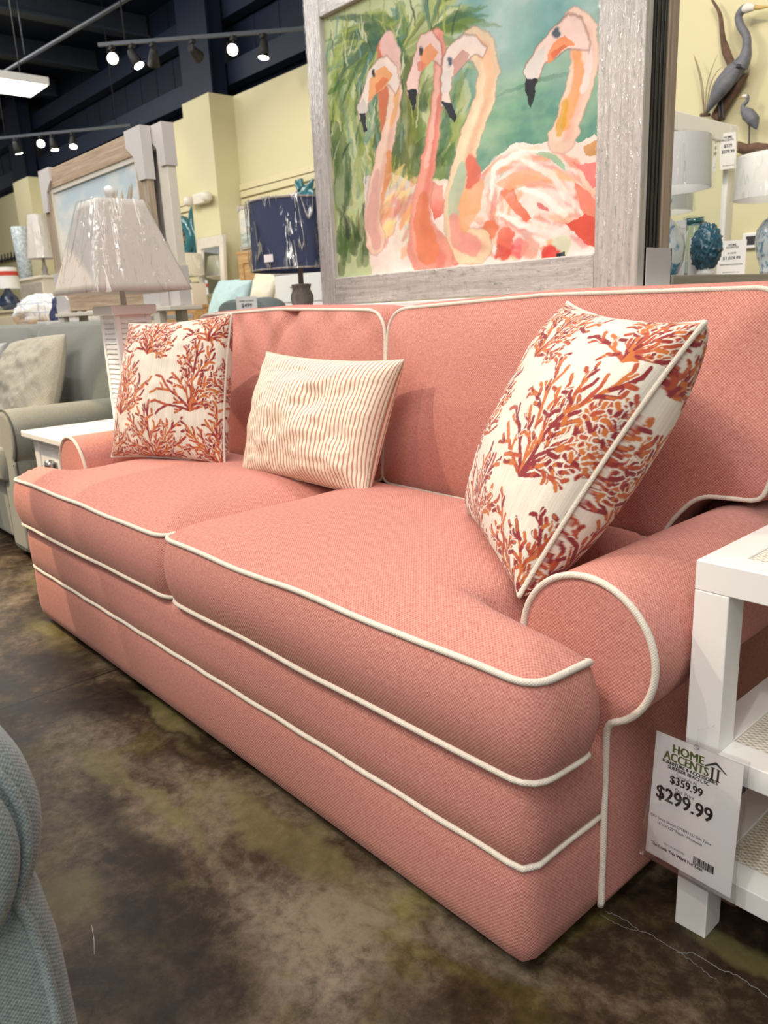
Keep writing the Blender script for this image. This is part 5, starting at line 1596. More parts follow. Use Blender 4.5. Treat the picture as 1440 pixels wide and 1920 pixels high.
price_tag((p.x, p.y, DZ + .001), (.5, -.87, 0), .045, .165, [('HOME', .2, .6), ('$79.99', .45, .8)], 'small white hang tag by the blue coral sphere on the dresser')
p = at(1358, 318, x=MXP + .002); q = at(1362, 250, x=MXP + .002)
price_tag((p.x + .02, p.y, p.z), (.8, -.6, 0), .085, q.z - p.z, [('HOME', .12, .5), ('ACCENTS', .2, .7), ('$329', .36, .5), ('$279.99', .52, .8), ('The Look You Want', .9, .7)], 'white tag reading $279.99 hung in the top corner of the dresser mirror', tilt=-.08)

def vase_lamp(name, label, c, base_prof, base_mat, neck_r, zs, r0, z0, r1, z1, shade_mat, wrapmat=None, seg=36):
    r = thing(name, label, 'lamp', c)
    bm = B(); lathe(bm, [(a, b) for a, b in base_prof], c, seg); obj('base', bm, base_mat, r)
    top = c[2] + base_prof[-1][1]
    bm = B(); tube(bm, [(c[0], c[1], top - .005), (c[0], c[1], z1 - .03)], neck_r, seg=10); obj('neck', bm, MAT['steel'], r)
    bm = B(); drum(bm, (c[0], c[1], 0), r0, z0, r1, z1); s = obj('shade', bm, shade_mat, r)
    wrap_drum((c[0], c[1], 0), r0 + .002, z0 - .003, r1 + .002, z1 + .004, s, .007)
    return r
def swirl(name, ground, blue, sc, lo, hi):
    m, nt, b = newmat(name)
    tc = node(nt, 'ShaderNodeTexCoord')
    n = noise_n(nt, sc, 3, .6, tc.outputs['Object'], 2.5)
    nt.links.new(ramp_n(nt, n, [(lo, ground), (hi, blue)]), b.inputs['Base Color'])
    b.inputs['Roughness'].default_value = .15; b.inputs['Coat Weight'].default_value = .6
    return m
MAT['ginger'] = swirl('ginger_jar_glaze', (.55, .60, .66), (.10, .24, .36), 16, .50, .60)
MAT['blue_glass'] = swirl('blue_swirl_glass', (.72, .78, .80), (.05, .25, .42), 7, .46, .58)
# white drum lamp before the mirror
XL = -1.79
cpt = at(1250, 300, x=XL)
zt = at(1250, 262, x=XL).z; zb = at(1250, 358, x=XL).z
vase_lamp('table_lamp', 'lamp with wrapped white drum shade and blue-swirl white glass base before the mirror', (XL, cpt.y, DZ),
          [(.05, 0), (.065, .01), (.085, .06), (.09, .12), (.082, .17), (.06, .21), (.028, .235), (.024, .29), (.03, .30), (.03, .312)], MAT['blue_glass'], .010, 0, .178, zb, .170, zt, MAT['shade_white'])
MAT['blue_coral'] = plain('blue_coral_glass', (.035, .13, .20), .25, var=.9, vscale=45, coat=.6)
# glass jug and blue sphere
cp = at(1296, 500, x=-1.86)
jg = thing('glass_jug', 'tall clear grey glass jug with teal neck band on the dresser by the mirror', 'vase', (cp.x, cp.y, DZ))
bm = B(); lathe(bm, [(.04, 0), (.07, .01), (.085, .06), (.085, .12), (.07, .18), (.042, .215), (.038, .25), (.05, .265)], (cp.x, cp.y, DZ), 32, False); obj('body', bm, MAT['clear_glass'], jg)
bm = B(); lathe(bm, [(.040, .232), (.047, .235), (.047, .252), (.042, .255)], (cp.x, cp.y, DZ), 32, False); obj('neck_band', bm, MAT['teal_glass'], jg)
cp = at(1324, 480, x=-1.70)
bs = thing('coral_sphere', 'rough blue glass coral ornament on the dresser beside the price card', 'ornament', (cp.x, cp.y, DZ))
bm = B(); bmesh.ops.create_icosphere(bm, subdivisions=5, radius=1.0)
for q in bm.verts:
    n_ = mnoise.noise(q.co * 6) * .14 + mnoise.noise(q.co * 14) * .14
    q.co = V(q.co.x * .062, q.co.y * .062, q.co.z * .098) * (1 + n_); q.co += V(cp.x, cp.y, DZ + .115)
obj('body', bm, MAT['blue_coral'], bs, smooth=True)
bm = B(); lathe(bm, [(.04, 0), (.04, .012), (.025, .03), (.03, .045)], (cp.x, cp.y, DZ), 20); obj('stand', bm, MAT['white_paint'], bs)
# right-hand lamp on the dresser end
XR = -1.70
c2 = at(1458, 330, x=XR)
zt = at(1458, 288, x=XR).z; zb = at(1458, 372, x=XR).z
vase_lamp('table_lamp', 'lamp with wrapped white shade and blue-painted ginger jar base at the right picture edge', (XR, min(c2.y, DY1 - .12), DZ),
          [(.045, 0), (.05, .02), (.045, .025), (.065, .08), (.08, .15), (.075, .21), (.05, .25), (.03, .262), (.02, .30)], MAT['ginger'], .010, 0, .190, zb, .182, zt, MAT['shade_white'])

# thermostat
p = at(1412, 451, y=WY)
th = thing('thermostat', 'square white thermostat with dark screen on the yellow wall at the right', 'thermostat', (p.x, WY - .02, p.z))
box_obj('body', MAT['white_paint'], th, p.x - .055, p.x + .055, WY - .026, WY - .001, p.z - .045, p.z + .045, bev=.006)
box_obj('screen', MAT['heron_dark'], th, p.x - .032, p.x + .028, WY - .028, WY - .025, p.z - .026, p.z + .026, bev=.002)

# herons and driftwood on the wall
HY = 4.90
def H_(px, py, dy=0.0): return at(px, py, y=HY + dy)
def limb(bm, pts, rs, seg=12, flat=1.0, n=6):
    P = []; R = []
    for i in range(len(pts) - 1):
        a, b = pts[i], pts[i + 1]
        p0 = pts[i - 1] if i > 0 else a; p3 = pts[i + 2] if i + 2 < len(pts) else b
        for k in range(n):
            t = k / n
            P.append(.5 * ((2 * a) + (b - p0) * t + (2 * p0 - 5 * a + 4 * b - p3) * t * t + (3 * a - p0 - 3 * b + p3) * t ** 3)); R.append(rs[i] + (rs[i + 1] - rs[i]) * t)
    P.append(pts[-1]); R.append(rs[-1])
    tube(bm, P, R, seg=seg)
    return P
cr = lambda x, y, dy=0.: H_(1080 + x / 3.428, y / 3.428, dy)
hr = thing('heron_sculpture', 'large grey metal heron wall sculpture with long neck at the upper right', 'sculpture', cr(930, 700))
bm = B(); limb(bm, [cr(845, 725), cr(880, 650), cr(930, 560), cr(1000, 480), cr(1050, 425), cr(1085, 370)], [.004, .026, .048, .055, .044, .032], 16)
obj('body', bm, MAT['heron'], hr)
bm = B(); limb(bm, [cr(1055, 425), cr(1085, 370), cr(1098, 300), cr(1095, 230), cr(1060, 170), cr(1045, 110), cr(1070, 65), cr(1110, 48)], [.05, .036, .024, .022, .022, .021, .023, .026], 14)
obj('neck', bm, MAT['heron'], hr)
bm = B(); limb(bm, [cr(1072, 62, -.005), cr(1105, 50, -.005), cr(1150, 48, -.005)], [.018, .027, .014], 14); obj('head', bm, MAT['heron_white'], hr)
bm = B(); limb(bm, [cr(1060, 62, -.01), cr(1090, 42, -.01), cr(1130, 40, -.01)], [.006, .013, .008], 10); obj('crest', bm, MAT['heron_dark'], hr)
bm = B(); limb(bm, [cr(1140, 50), cr(1190, 48), cr(1250, 42)], [.013, .010, .003], 10); obj('bill', bm, MAT['heron_bill'], hr)
bm = B(); limb(bm, [cr(835, 730, -.02), cr(890, 640, -.04), cr(960, 540, -.05), cr(1040, 440, -.03)], [.003, .03, .045, .02], 12); obj('wing', bm, MAT['heron'], hr)
bm = B(); limb(bm, [cr(1030, 425, -.05), cr(1055, 430, -.04)], [.012, .014], 8); obj('shoulder_patch', bm, MAT['heron_dark'], hr)
for a, b in (((915, 640), (925, 760)), ((935, 620), (950, 770))):
    bm = B(); limb(bm, [cr(*a), cr(*b)], [.008, .006], 8); obj('leg', bm, MAT['heron_dark'], hr)
dw = thing('driftwood_branch', 'dark driftwood branch rising behind the large heron sculpture', 'branch', cr(990, 430))
bm = B()
limb(bm, [cr(875, 0, .04), cr(925, 90, .04), cr(940, 210, .04), cr(960, 330, .04), cr(1000, 430, .04), cr(970, 600, .05), cr(890, 760, .04)], [.006, .011, .014, .020, .024, .024, .026], 10)
limb(bm, [cr(965, 265, .04), cr(985, 370, .04), cr(1000, 430, .04)], [.005, .02, .02], 8)
limb(bm, [cr(1110, 475, .03), cr(1060, 520, .04), cr(980, 640, .045), cr(900, 770, .045)], [.004, .022, .028, .03], 10)
obj('wood', bm, MAT['driftwood'], dw, label='dark weathered wood')
gw = thing('metal_reeds', 'thin bronze wire reeds left of the large heron sculpture', 'ornament', cr(820, 730))
for pts_ in ([(825, 735), (815, 560), (790, 440), (755, 350)], [(830, 735), (840, 560), (870, 450), (910, 350)], [(822, 735), (800, 520), (770, 400), (760, 370)], [(835, 735), (860, 560), (900, 470), (940, 430)]):
    bm = B(); limb(bm, [cr(x, y, .02) for x, y in pts_], [.0035, .003, .0025, .001], 6); obj('reed', bm, MAT['grass_metal'], gw)
bm = B(); limb(bm, [cr(800, 740, .03), cr(860, 738, .03)], [.01, .01], 8); obj('reed_base', bm, MAT['driftwood'], gw)
h2 = thing('heron_sculpture', 'small grey heron figure standing on a driftwood wall shelf at the right', 'sculpture', cr(1110, 960))
bm = B(); limb(bm, [cr(1160, 830), cr(1140, 775), cr(1105, 735), cr(1075, 705)], [.004, .035, .036, .016], 14); obj('body', bm, MAT['heron'], h2)
bm = B(); limb(bm, [cr(1078, 715), cr(1075, 680), cr(1100, 650), cr(1102, 620), cr(1085, 612)], [.018, .012, .010, .010, .011], 10); obj('neck', bm, MAT['heron'], h2)
bm = B(); limb(bm, [cr(1100, 616, -.01), cr(1070, 620, -.01)], [.012, .009], 10); obj('head', bm, MAT['heron_white'], h2)
bm = B(); limb(bm, [cr(1075, 620), cr(1035, 634)], [.006, .002], 8); obj('bill', bm, MAT['heron_bill'], h2)
bm = B(); limb(bm, [cr(1115, 780), cr(1112, 950)], [.005, .004], 8); obj('leg', bm, MAT['heron_dark'], h2)
ds = thing('driftwood_shelf', 'ragged driftwood ledge on the yellow wall under the small heron', 'shelf', cr(1130, 960))
bm = B()
limb(bm, [cr(1020, 930, .02), cr(1080, 950, .0), cr(1160, 962, .0), cr(1260, 968, .02)], [.010, .03, .035, .02], 10)
limb(bm, [cr(1035, 975, .02), cr(1110, 972, .03), cr(1200, 980, .03)], [.006, .018, .015], 8)
limb(bm, [cr(1100, 965, .02), cr(1130, 985, .09)], [.02, .012], 8)
for q in bm.verts: q.co += V(0, 0, .016 * mnoise.noise(q.co * 14))
obj('wood', bm, MAT['driftwood'], ds, label='dark weathered wood')
# ------------------------------------------------------------------ along the back wall, left part
# bed with oak headboard
YB = 4.75
x0 = at(451, 520, y=YB).x; zt = at(440, 480, y=YB).z
bd = thing('bed', 'bed with honey-oak panel headboard and cream bedding by the yellow wall', 'bed', (x0 + .9, 3.9, 0))
bm = B(); add_box(bm, x0, x0 + 1.52, YB, YB + .06, .1, zt, .01); hb = obj('headboard', bm, MAT['oak'], bd)
box_obj('top_moulding', MAT['oak'], hb, x0 - .03, x0 + 1.55, YB - .02, YB + .08, zt, zt + .035, bev=.008)
bm = B()
for (a, b, c, d) in ((x0, x0 + .09, .6, zt), (x0 + 1.43, x0 + 1.52, .6, zt), (x0 + .09, x0 + 1.43, zt - .09, zt)): add_box(bm, a, b, YB - .015, YB, c, d, .003)
obj('panel_frame', bm, MAT['oak'], hb)
pts = ring_resample([(x0 + .05, 2.75), (x0 + 1.48, 2.75), (x0 + 1.48, YB - .02), (x0 + .05, YB - .02)], .08, 100)
bm = B(); cushion(bm, pts, .3, .80, .05, (x0 + .9, 3.7), ident, .02); obj('mattress', bm, MAT['bedding'], bd)
bm = B(); add_box(bm, x0 + .05, x0 + 1.48, 2.75, YB, .02, .3, .01); obj('base', bm, MAT['oak'], bd)
def bpil(name, px, py, y, w, h, label, mat, seed, t=.09, lean=.12, grp=None):
    c = at(px, py, y=y)
    pillow(name, [(c.x - w / 2, c.y + lean, c.z + h / 2), (c.x + w / 2, c.y + lean, c.z + h / 2), (c.x - w / 2, c.y - lean * .4, c.z - h / 2), (c.x + w / 2, c.y - lean * .4, c.z - h / 2)], t, label, 'pillow', None, mat, 40, grp, False, seed, .03, .02)
bpil('bed_pillow', 492, 556, 4.5, .50, .50, 'left of two cream pillows standing against the oak headboard', MAT['bedding'], 1)
bpil('bed_pillow', 546, 552, 4.52, .46, .52, 'right of two cream pillows standing against the oak headboard', MAT['bedding'], 2)
bpil('throw_pillow', 478, 566, 4.1, .42, .40, 'small cream ruffled pillow in front of the bed pillows', MAT['shade_cream'], 3, .07)
bpil('throw_pillow', 413, 562, 4.0, .40, .36, 'left of two pale aqua pillows on the bed corner', MAT['aqua'], 4, .07)
bpil('throw_pillow', 432, 566, 3.8, .40, .36, 'right of two pale aqua pillows on the bed corner', MAT['aqua'], 6, .07)

# slate accent chair in front of the bed
ya = 2.9
a0 = at(421, 575, y=ya); a1 = at(515, 575, y=ya)
ac = thing('armchair', 'slate grey accent chair whose rounded back shows over the coral sofa at the left', 'armchair', ((a0.x + a1.x) / 2, ya, 0))
cx_ = (a0.x + a1.x) / 2; hw = (a1.x - a0.x) / 2
bm = B()
pts = ring_resample([(cx_ - hw, .3), (cx_ + hw, .3), (cx_ + hw, 1.065), (cx_ - hw, 1.065)], [.05, .05, .11, .11], 100)
cushion(bm, pts, -.1, .06, .03, (cx_, .7), lambda a, b, h: (a, ya - h, b), .02); obj('back', bm, MAT['slate_cloth'], ac)
bm = B(); add_box(bm, cx_ - hw, cx_ + hw, ya - .62, ya - .02, .16, .45, .05); obj('seat', bm, MAT['slate_cloth'], ac)
for s in (-1, 1):
    bm = B(); add_box(bm, cx_ + s * hw - .06, cx_ + s * hw + .06, ya - .62, ya, .16, .64, .04); obj('arm', bm, MAT['slate_cloth'], ac)
    for y in (ya - .58, ya + .0):
        box_obj('leg', MAT['oak'], ac, cx_ + s * (hw - .05) - .02, cx_ + s * (hw - .05) + .02, y - .02, y + .02, 0, .17)
pt = at(478, 572, y=ya - .1)
price_tag((pt.x, pt.y - .06, 1.0), (.8, -.6, 0), .13, .09, [('HOME ACCENTS', .3, .7), ('$499', .62, .5)], 'white paper tag lying on the slate accent chair back')

# white chest of drawers
yc = 4.0
c0 = at(517, 560, y=yc); c1 = at(615, 560, y=yc); ct = at(520, 508, y=yc).z
wc = thing('chest_of_drawers', 'white chest of drawers with thin brass pulls behind the navy-shaded lamp', 'chest', ((c0.x + c1.x) / 2, yc + .25, 0))
box_obj('case', MAT['white_paint'], wc, c0.x, c1.x, yc, yc + .48, .08, ct - .03, bev=.004)
box_obj('top', MAT['white_paint'], wc, c0.x - .02, c1.x + .02, yc - .02, yc + .5, ct - .03, ct, bev=.004)
z = .12; hd = (ct - .16) / 5
for k in range(5):
    w = box_obj('drawer', MAT['white_paint'], wc, c0.x + .03, c1.x - .03, yc - .015, yc, z + .008, z + hd - .008, bev=.003)
    xm = (c0.x + c1.x) / 2
    bm = B(); tube(bm, [(xm - .1, yc - .03, z + hd * .55), (xm + .1, yc - .03, z + hd * .55)], .006, seg=8)
    for s in (-.1, .1): tube(bm, [(xm + s, yc - .03, z + hd * .55), (xm + s, yc - .014, z + hd * .55)], .005, seg=6)
    obj('pull', bm, MAT['brass'], w); z += hd
for x in (c0.x + .02, c1.x - .07):
    for y in (yc + .03, yc + .4): box_obj('foot', MAT['white_paint'], wc, x, x + .05, y, y + .05, 0, .08)

# coastal picture and teal fish on the slatwall
yp = 4.955
q0 = at(449, 470, y=yp); q1 = at(545, 363, y=yp); q2 = at(449, 388, y=yp)
px1 = at(560, 400, y=yp).x
cpic = thing('framed_picture', 'beach landscape picture with plastic corners hung on the slatwall above the bed', 'picture', (q0.x, yp, q0.z))
picture_sheet_obj(beach_sheet(9), q0.x + .03, px1 - .03, yp - .01, q0.z + .03, q2.z - .03, cpic)
frame_bars(cpic, q0.x, px1, q0.z, q2.z, yp - .02, yp + .02, .035, MAT['frame_greige_x'], MAT['frame_greige_z'])
for sx, x in ((1, q0.x - .01), (-1, px1 + .01)):
    for sz, z in ((1, q0.z - .01), (-1, q2.z + .01)): corner_cap(x, z, sx, sz, yp - .03, yp + .015, cpic, .11)
f0 = at(571, 368, y=4.9)
ff = thing('fish_ornament', 'teal metal turtle ornament on the slatwall above the navy shade', 'ornament', f0)
bm = B(); bmesh.ops.create_icosphere(bm, subdivisions=3, radius=1.0)
for q in bm.verts: q.co = V(q.co.x * .16, q.co.y * .03, q.co.z * .10) + f0
obj('shell', bm, MAT['teal_glass'], ff, smooth=True)
for dx, dz, a in ((-.17, -.05, .5), (.17, -.05, -.5), (-.1, .12, -.6), (.12, .1, .6)):
    bm = B(); limb(bm, [f0 + V(dx * .5, 0, dz * .5), f0 + V(dx, 0, dz), f0 + V(dx * 1.3, 0, dz * 1.4)], [.04, .03, .005], 10); obj('flipper', bm, MAT['teal_glass'], ff)
bm = B(); limb(bm, [f0 + V(-.03, 0, .08), f0 + V(-.05, 0, .16)], [.03, .03], 10); obj('head', bm, MAT['teal_glass'], ff)

# emergency light on the column
e0 = at(380, 374, y=4.68)
el = thing('emergency_light', 'white twin-head emergency light on the yellow wall column', 'emergency light', e0)
box_obj('housing', MAT['warm_white'], el, e0.x - .12, e0.x + .14, 4.62, 4.699, e0.z - .05, e0.z + .06, bev=.012)
for s in (-.2, .2):
    bm = B(); lathe(bm, [(.03, -.05), (.055, -.03), (.055, .03), (.03, .05)], e0 + V(s, -.06, .0), 20); obj('lamp_head', bm, MAT['warm_white'], el)

# leaning floor mirror before the column
m0 = at(368, 585, y=4.55); m1 = at(416, 585, y=4.55); mt = at(392, 443, y=4.6).z
fm = thing('floor_mirror', 'tall white-framed leaning floor mirror in front of the yellow wall column', 'mirror', ((m0.x + m1.x) / 2, 4.6, 0))
def lean(z): return 4.55 + .12 * z / mt
for (a, b, c, d) in ((m0.x, m0.x + .085, 0, mt), (m1.x - .085, m1.x, 0, mt), (m0.x + .085, m1.x - .085, mt - .11, mt), (m0.x + .085, m1.x - .085, 0, .1)):
    bm = B(); add_box(bm, a, b, 0, .04, c, d, .004)
    for q in bm.verts: q.co.y += lean(q.co.z) - .02
    obj('frame', bm, MAT['warm_white'], fm)
bm = B(); add_box(bm, m0.x + .08, m1.x - .08, .02, .03, .09, mt - .1)
for q in bm.verts: q.co.y += lean(q.co.z) - .02
obj('glass', bm, MAT['mirror'], fm)
bm = B(); add_box(bm, m0.x - .01, m1.x + .01, -.006, .045, mt - .13, mt + .01)
for q in bm.verts: q.co.y += lean(q.co.z) - .02 + .01 * mnoise.noise(q.co * 9)
obj('plastic_wrap', bm, MAT['wrap'], fm, label='clear plastic wrap over the top')

# teal ring wreath and panel on the slatwall left of the column
w0 = at(343, 447, y=4.90)
wr = thing('wreath', 'round teal shell wreath hung on the slatwall left of the column', 'wreath', w0)
bm = B()
ring = []
for k in range(40):
    a = 2 * math.pi * k / 40; r = .17
    ring.append(w0 + V(r * math.cos(a), 0, r * 1.05 * math.sin(a)))
tube(bm, ring, [.075 + .018 * math.sin(k * 2.9) for k in range(40)], True, 12)
for q in bm.verts: q.co.y = w0.y + (q.co.y - w0.y) * .6
obj('ring', bm, MAT['teal_glass'], wr)
w1 = at(366, 445, y=4.95)
sh_ = thing('seahorse_ornament', 'narrow teal wall ornament between the wreath and the column', 'ornament', w1)
bm = B(); limb(bm, [w1 + V(.02, 0, .36), w1 + V(-.04, 0, .2), w1 + V(.03, 0, 0), w1 + V(-.03, 0, -.2), w1 + V(.04, 0, -.34)], [.02, .045, .05, .04, .02], 12)
obj('body', bm, MAT['teal_glass'], sh_)

# wood dresser with teal lamp, books and boxes
yd = 4.15
d0 = at(296, 600, y=yd); d1 = at(366, 600, y=yd); dt = at(350, 572, y=yd).z
od = thing('dresser', 'honey-oak dresser in front of the slatwall, seen over the far end of the coral sofa', 'dresser', ((d0.x + d1.x) / 2, yd + .25, 0))
box_obj('case', MAT['oak'], od, d0.x, d1.x, yd, yd + .5, .06, dt - .03, bev=.004)
box_obj('top', MAT['oak'], od, d0.x - .02, d1.x + .02, yd - .02, yd + .52, dt - .03, dt, bev=.004)
for k in range(3):
    z = .1 + k * (dt - .16) / 3
    w = box_obj('drawer', MAT['oak'], od, d0.x + .03, d1.x - .03, yd - .015, yd, z, z + (dt - .16) / 3 - .02, bev=.003)
    bm = B(); tube(bm, [((d0.x + d1.x) / 2 - .3, yd - .03, z + .15), ((d0.x + d1.x) / 2 + .3, yd - .03, z + .15)], .01, seg=8)
    for s in (-.25, .25): tube(bm, [((d0.x + d1.x) / 2 + s, yd - .03, z + .15), ((d0.x + d1.x) / 2 + s, yd - .01, z + .15)], .008, seg=6)
    obj('pull', bm, MAT['black_matte'], w)
for x in (d0.x + .03, d1.x - .09):
    for y in (yd + .04, yd + .4): box_obj('foot', MAT['oak'], od, x, x + .06, y, y + .06, 0, .06)
l0 = at(344, 545, y=yd + .2)
zb = at(344, 516, y=yd + .2).z; zt = at(344, 476, y=yd + .2).z
MAT['teal_plaid'] = None
def plaid():
    m, nt, b = newmat('teal_banded_ceramic')
    tc = node(nt, 'ShaderNodeTexCoord'); sp = node(nt, 'ShaderNodeSeparateXYZ'); nt.links.new(tc.outputs['Object'], sp.inputs[0])
    s = math_n(nt, 'SINE', math_n(nt, 'MULTIPLY', sp.outputs[2], 85.0))
    n = noise_n(nt, 25, 2, .5, tc.outputs['Object'])
    f = math_n(nt, 'GREATER_THAN', math_n(nt, 'ADD', s, math_n(nt, 'MULTIPLY', n, .6)), .3)
    nt.links.new(mix_n(nt, f, (0.035, .09, .11), (.22, .34, .36)), b.inputs['Base Color']); b.inputs['Roughness'].default_value = .3
    return m
MAT['teal_plaid'] = plaid()
vase_lamp('table_lamp', 'lamp with cream drum shade and teal banded bottle base on the oak dresser', (l0.x, l0.y, dt), [(.10, 0), (.125, .02), (.13, .1), (.115, .2), (.085, .28), (.06, .31), (.055, .36), (.065, .37)], MAT['teal_plaid'], .012, 0, .25, zb, .23, zt, MAT['shade_cream'])
for k, (px, w, h, lab) in enumerate(((300, .22, .17, 'white storage box at the left end of the oak dresser'), (317, .13, .12, 'smaller white box beside the teal banded lamp base'))):
    c = at(px, 575, y=yd + .12)
    bx = thing('storage_box', lab, 'box', (c.x, yd + .12, dt))
    box_obj('body', MAT['warm_white'], bx, c.x - w / 2, c.x + w / 2, yd + .04, yd + .2, dt + .001, dt + h * .8, bev=.004)
    box_obj('lid', MAT['white_paint'], bx, c.x - w / 2 - .006, c.x + w / 2 + .006, yd + .034, yd + .206, dt + h * .8, dt + h, bev=.004)
x = at(350, 570, y=yd + .1).x - .05
for k in range(5):
    w = (.045, .05, .04, .055, .04)[k]; h = (.20, .23, .21, .18, .22)[k]
    bk = thing('book', ('first', 'second', 'third', 'fourth', 'last')[k] + ' from the left of the upright cream books on the oak dresser', 'book', (x + w / 2, yd + .15, dt), 'books on the oak dresser')
    box_obj('cover', (MAT['shade_cream'], MAT['warm_white'], MAT['bedding'])[k % 3], bk, x, x + w, yd + .07, yd + .24, dt + .001, dt + h, bev=.002)
    box_obj('pages', MAT['paper'], bk, x + .004, x + w - .004, yd + .075, yd + .245, dt + .003, dt + h - .004)
    x += w + .006

# ------------------------------------------------------------------ far left cluster
yl = 3.1
k0 = at(0, 600, y=yl); k1 = at(62, 600, y=yl); kt = at(40, 579, y=yl).z
fd = thing('dresser', 'cream dresser with small dark knobs at the far left edge', 'dresser', ((k0.x + k1.x) / 2, yl + .25, 0))
box_obj('case', MAT['cream'], fd, k0.x - .8, k1.x, yl, yl + .5, .06, kt - .03, bev=.004)
box_obj('top', MAT['cream'], fd, k0.x - .82, k1.x + .02, yl - .02, yl + .52, kt - .03, kt, bev=.004)
for k in range(3):
    z = .1 + k * (kt - .16) / 3
    w = box_obj('drawer', MAT['cream'], fd, k0.x - .7, k1.x - .04, yl - .015, yl, z, z + (kt - .16) / 3 - .02, bev=.003)
    for px in (3, 42):
        c = at(px, 595, y=yl).x
        bm = B(); lathe(bm, [(.004, -.02), (.022, -.012), (.022, .012), (.004, .02)], (c, yl - .03, z + (kt - .16) / 6), 12); obj('knob', bm, MAT['black_matte'], w)
for x in (k0.x - .75, k1.x - .1):
    for y in (yl + .04, yl + .4): box_obj('foot', MAT['cream'], fd, x, x + .06, y, y + .06, 0, .06)
n0 = at(17, 560, y=yl + .2)
zb = at(17, 541, y=yl + .2).z; zt = at(17, 500, y=yl + .2).z
nv = thing('table_lamp', 'navy gourd lamp with white shade banded red on the cream dresser at the far left', 'lamp', (n0.x, n0.y, kt))
bm = B(); lathe(bm, [(.07, 0), (.12, .03), (.135, .09), (.11, .16), (.06, .22), (.03, .28), (.025, .33)], (n0.x, n0.y, kt), 28); obj('base', bm, MAT['navy_ceramic'], nv)
bm = B(); drum(bm, (n0.x, n0.y, 0), .16, zb, .14, zt); so = obj('shade', bm, MAT['shade_white'], nv)
bm = B(); lathe(bm, [(.152, zt - .1), (.150, zt - .05)], (n0.x, n0.y, 0), 40, False)
obj('shade_band', bm, plain('red_band', (.6, .06, .04), .8), so, label='red band')
bm = B(); tube(bm, [(n0.x, n0.y, kt + .32), (n0.x, n0.y, zt - .02)], .012, seg=8); obj('neck', bm, MAT['steel'], nv)
# tall cabinet with plastic wrapped lamp and patterned tall vase
yk = 3.68
b0 = at(42, 570, y=yk); b1 = at(86, 570, y=yk); bt = at(64, 519, y=yk).z
kc = thing('cabinet', 'tall greige cabinet at the far left under the wrapped tan lampshade', 'cabinet', ((b0.x + b1.x) / 2, yk + .22, 0))
box_obj('case', MAT['warm_white'], kc, b0.x, b1.x, yk, yk + .45, .05, bt - .03, bev=.004)
box_obj('top', MAT['warm_white'], kc, b0.x - .03, b1.x + .03, yk - .03, yk + .48, bt - .03, bt, bev=.006)
w = box_obj('door', MAT['greige'], kc, b0.x + .04, b1.x - .04, yk - .014, yk, .1, bt - .08, bev=.003)
for x in (b0.x + .02, b1.x - .08): box_obj('foot', MAT['warm_white'], kc, x, x + .06, yk + .02, yk + .43, 0, .05)
s0 = at(76, 450, y=yk + .2)
zb = at(76, 486, y=yk + .2).z; zt = at(76, 401, y=yk + .2).z
tl = thing('table_lamp', 'lamp with wrapped tan tapered shade left of the beach painting', 'lamp', (s0.x, s0.y, bt))
bm = B(); lathe(bm, [(.07, 0), (.07, .02), (.03, .05), (.04, .10), (.02, .16), (.015, max(.2, zb - bt + .1))], (s0.x, s0.y, bt), 24); obj('base', bm, MAT['grey_wood_turned'], tl)
bm = B(); drum(bm, (s0.x, s0.y, 0), .195, zb, .12, zt); so = obj('shade', bm, MAT['shade_grey'], tl)
wrap_drum((s0.x, s0.y, 0), .198, zb - .003, .123, zt + .004, so, .008)
v0 = at(49, 515, y=yk + .2); vt = at(49, 421, y=yk + .2).z
tv = thing('floor_vase', 'tall blue-and-white mottled cylinder vase on the greige cabinet at the far left', 'vase', (v0.x, v0.y, bt))
bm = B(); lathe(bm, [(.08, .0), (.085, .01), (.10, (vt - bt) * .5), (.11, vt - bt - .01), (.1, vt - bt), (.09, vt - bt - .03)], (v0.x, v0.y, bt), 28)
obj('body', bm, plain('blue_mottle', (.42, .48, .52), .4, var=.95, vscale=30), tv)
# plaid bedding pile and navy cushion
bb = at(80, 590, y=2.95)
pl_ = thing('folded_quilt', 'heap of white quilts with faint plaid at the far left behind the grey sofa', 'bedding', (bb.x, 2.9, 0))
bm = B(); bmesh.ops.create_icosphere(bm, subdivisions=4, radius=1.0)
for q in bm.verts:
    n_ = 1 + .28 * mnoise.noise(q.co * 2.6) + .13 * mnoise.noise(q.co * 7)
    q.co = V(q.co.x * .46, q.co.y * .30, max(q.co.z, -.55) * .20) * n_ + V(bb.x, 3.0, bb.z + .0)
def check_cloth():
    m, nt, b = newmat('white_check_quilt')
    u, v, tc = box_uv(nt)
    a_ = math_n(nt, 'LESS_THAN', math_n(nt, 'FRACT', math_n(nt, 'MULTIPLY', u, 11.0)), .14)
    b_ = math_n(nt, 'LESS_THAN', math_n(nt, 'FRACT', math_n(nt, 'MULTIPLY', v, 11.0)), .14)
    nt.links.new(mix_n(nt, math_n(nt, 'MAXIMUM', a_, b_), (.84, .83, .80), (.50, .55, .66)), b.inputs['Base Color']); b.inputs['Roughness'].default_value = .9
    return m
obj('cloth', bm, check_cloth(), pl_, smooth=True)
for t_, (a_, b_) in enumerate((('172,1735', '177,1790'),)):
    p0, p1 = [at(*map(float, s_.split(',')), z=0.0) for s_ in (a_, b_)]
    bm = B(); tube(bm, [p0 + V(0, 0, .001), p0.lerp(p1, .5) + V(.002, .001, .001), p1 + V(0, 0, .001)], .0005, seg=5)
    tag(obj('thread', bm, MAT['warm_white'], None, p0), 'short pale thread lying on the dark floor beside the teal armchair', 'thread')
bm = B(); add_box(bm, bb.x - .65, bb.x + 1.0, 2.42, 3.3, 0, bb.z - .14, .02); obj('bench', bm, MAT['oak'], pl_)
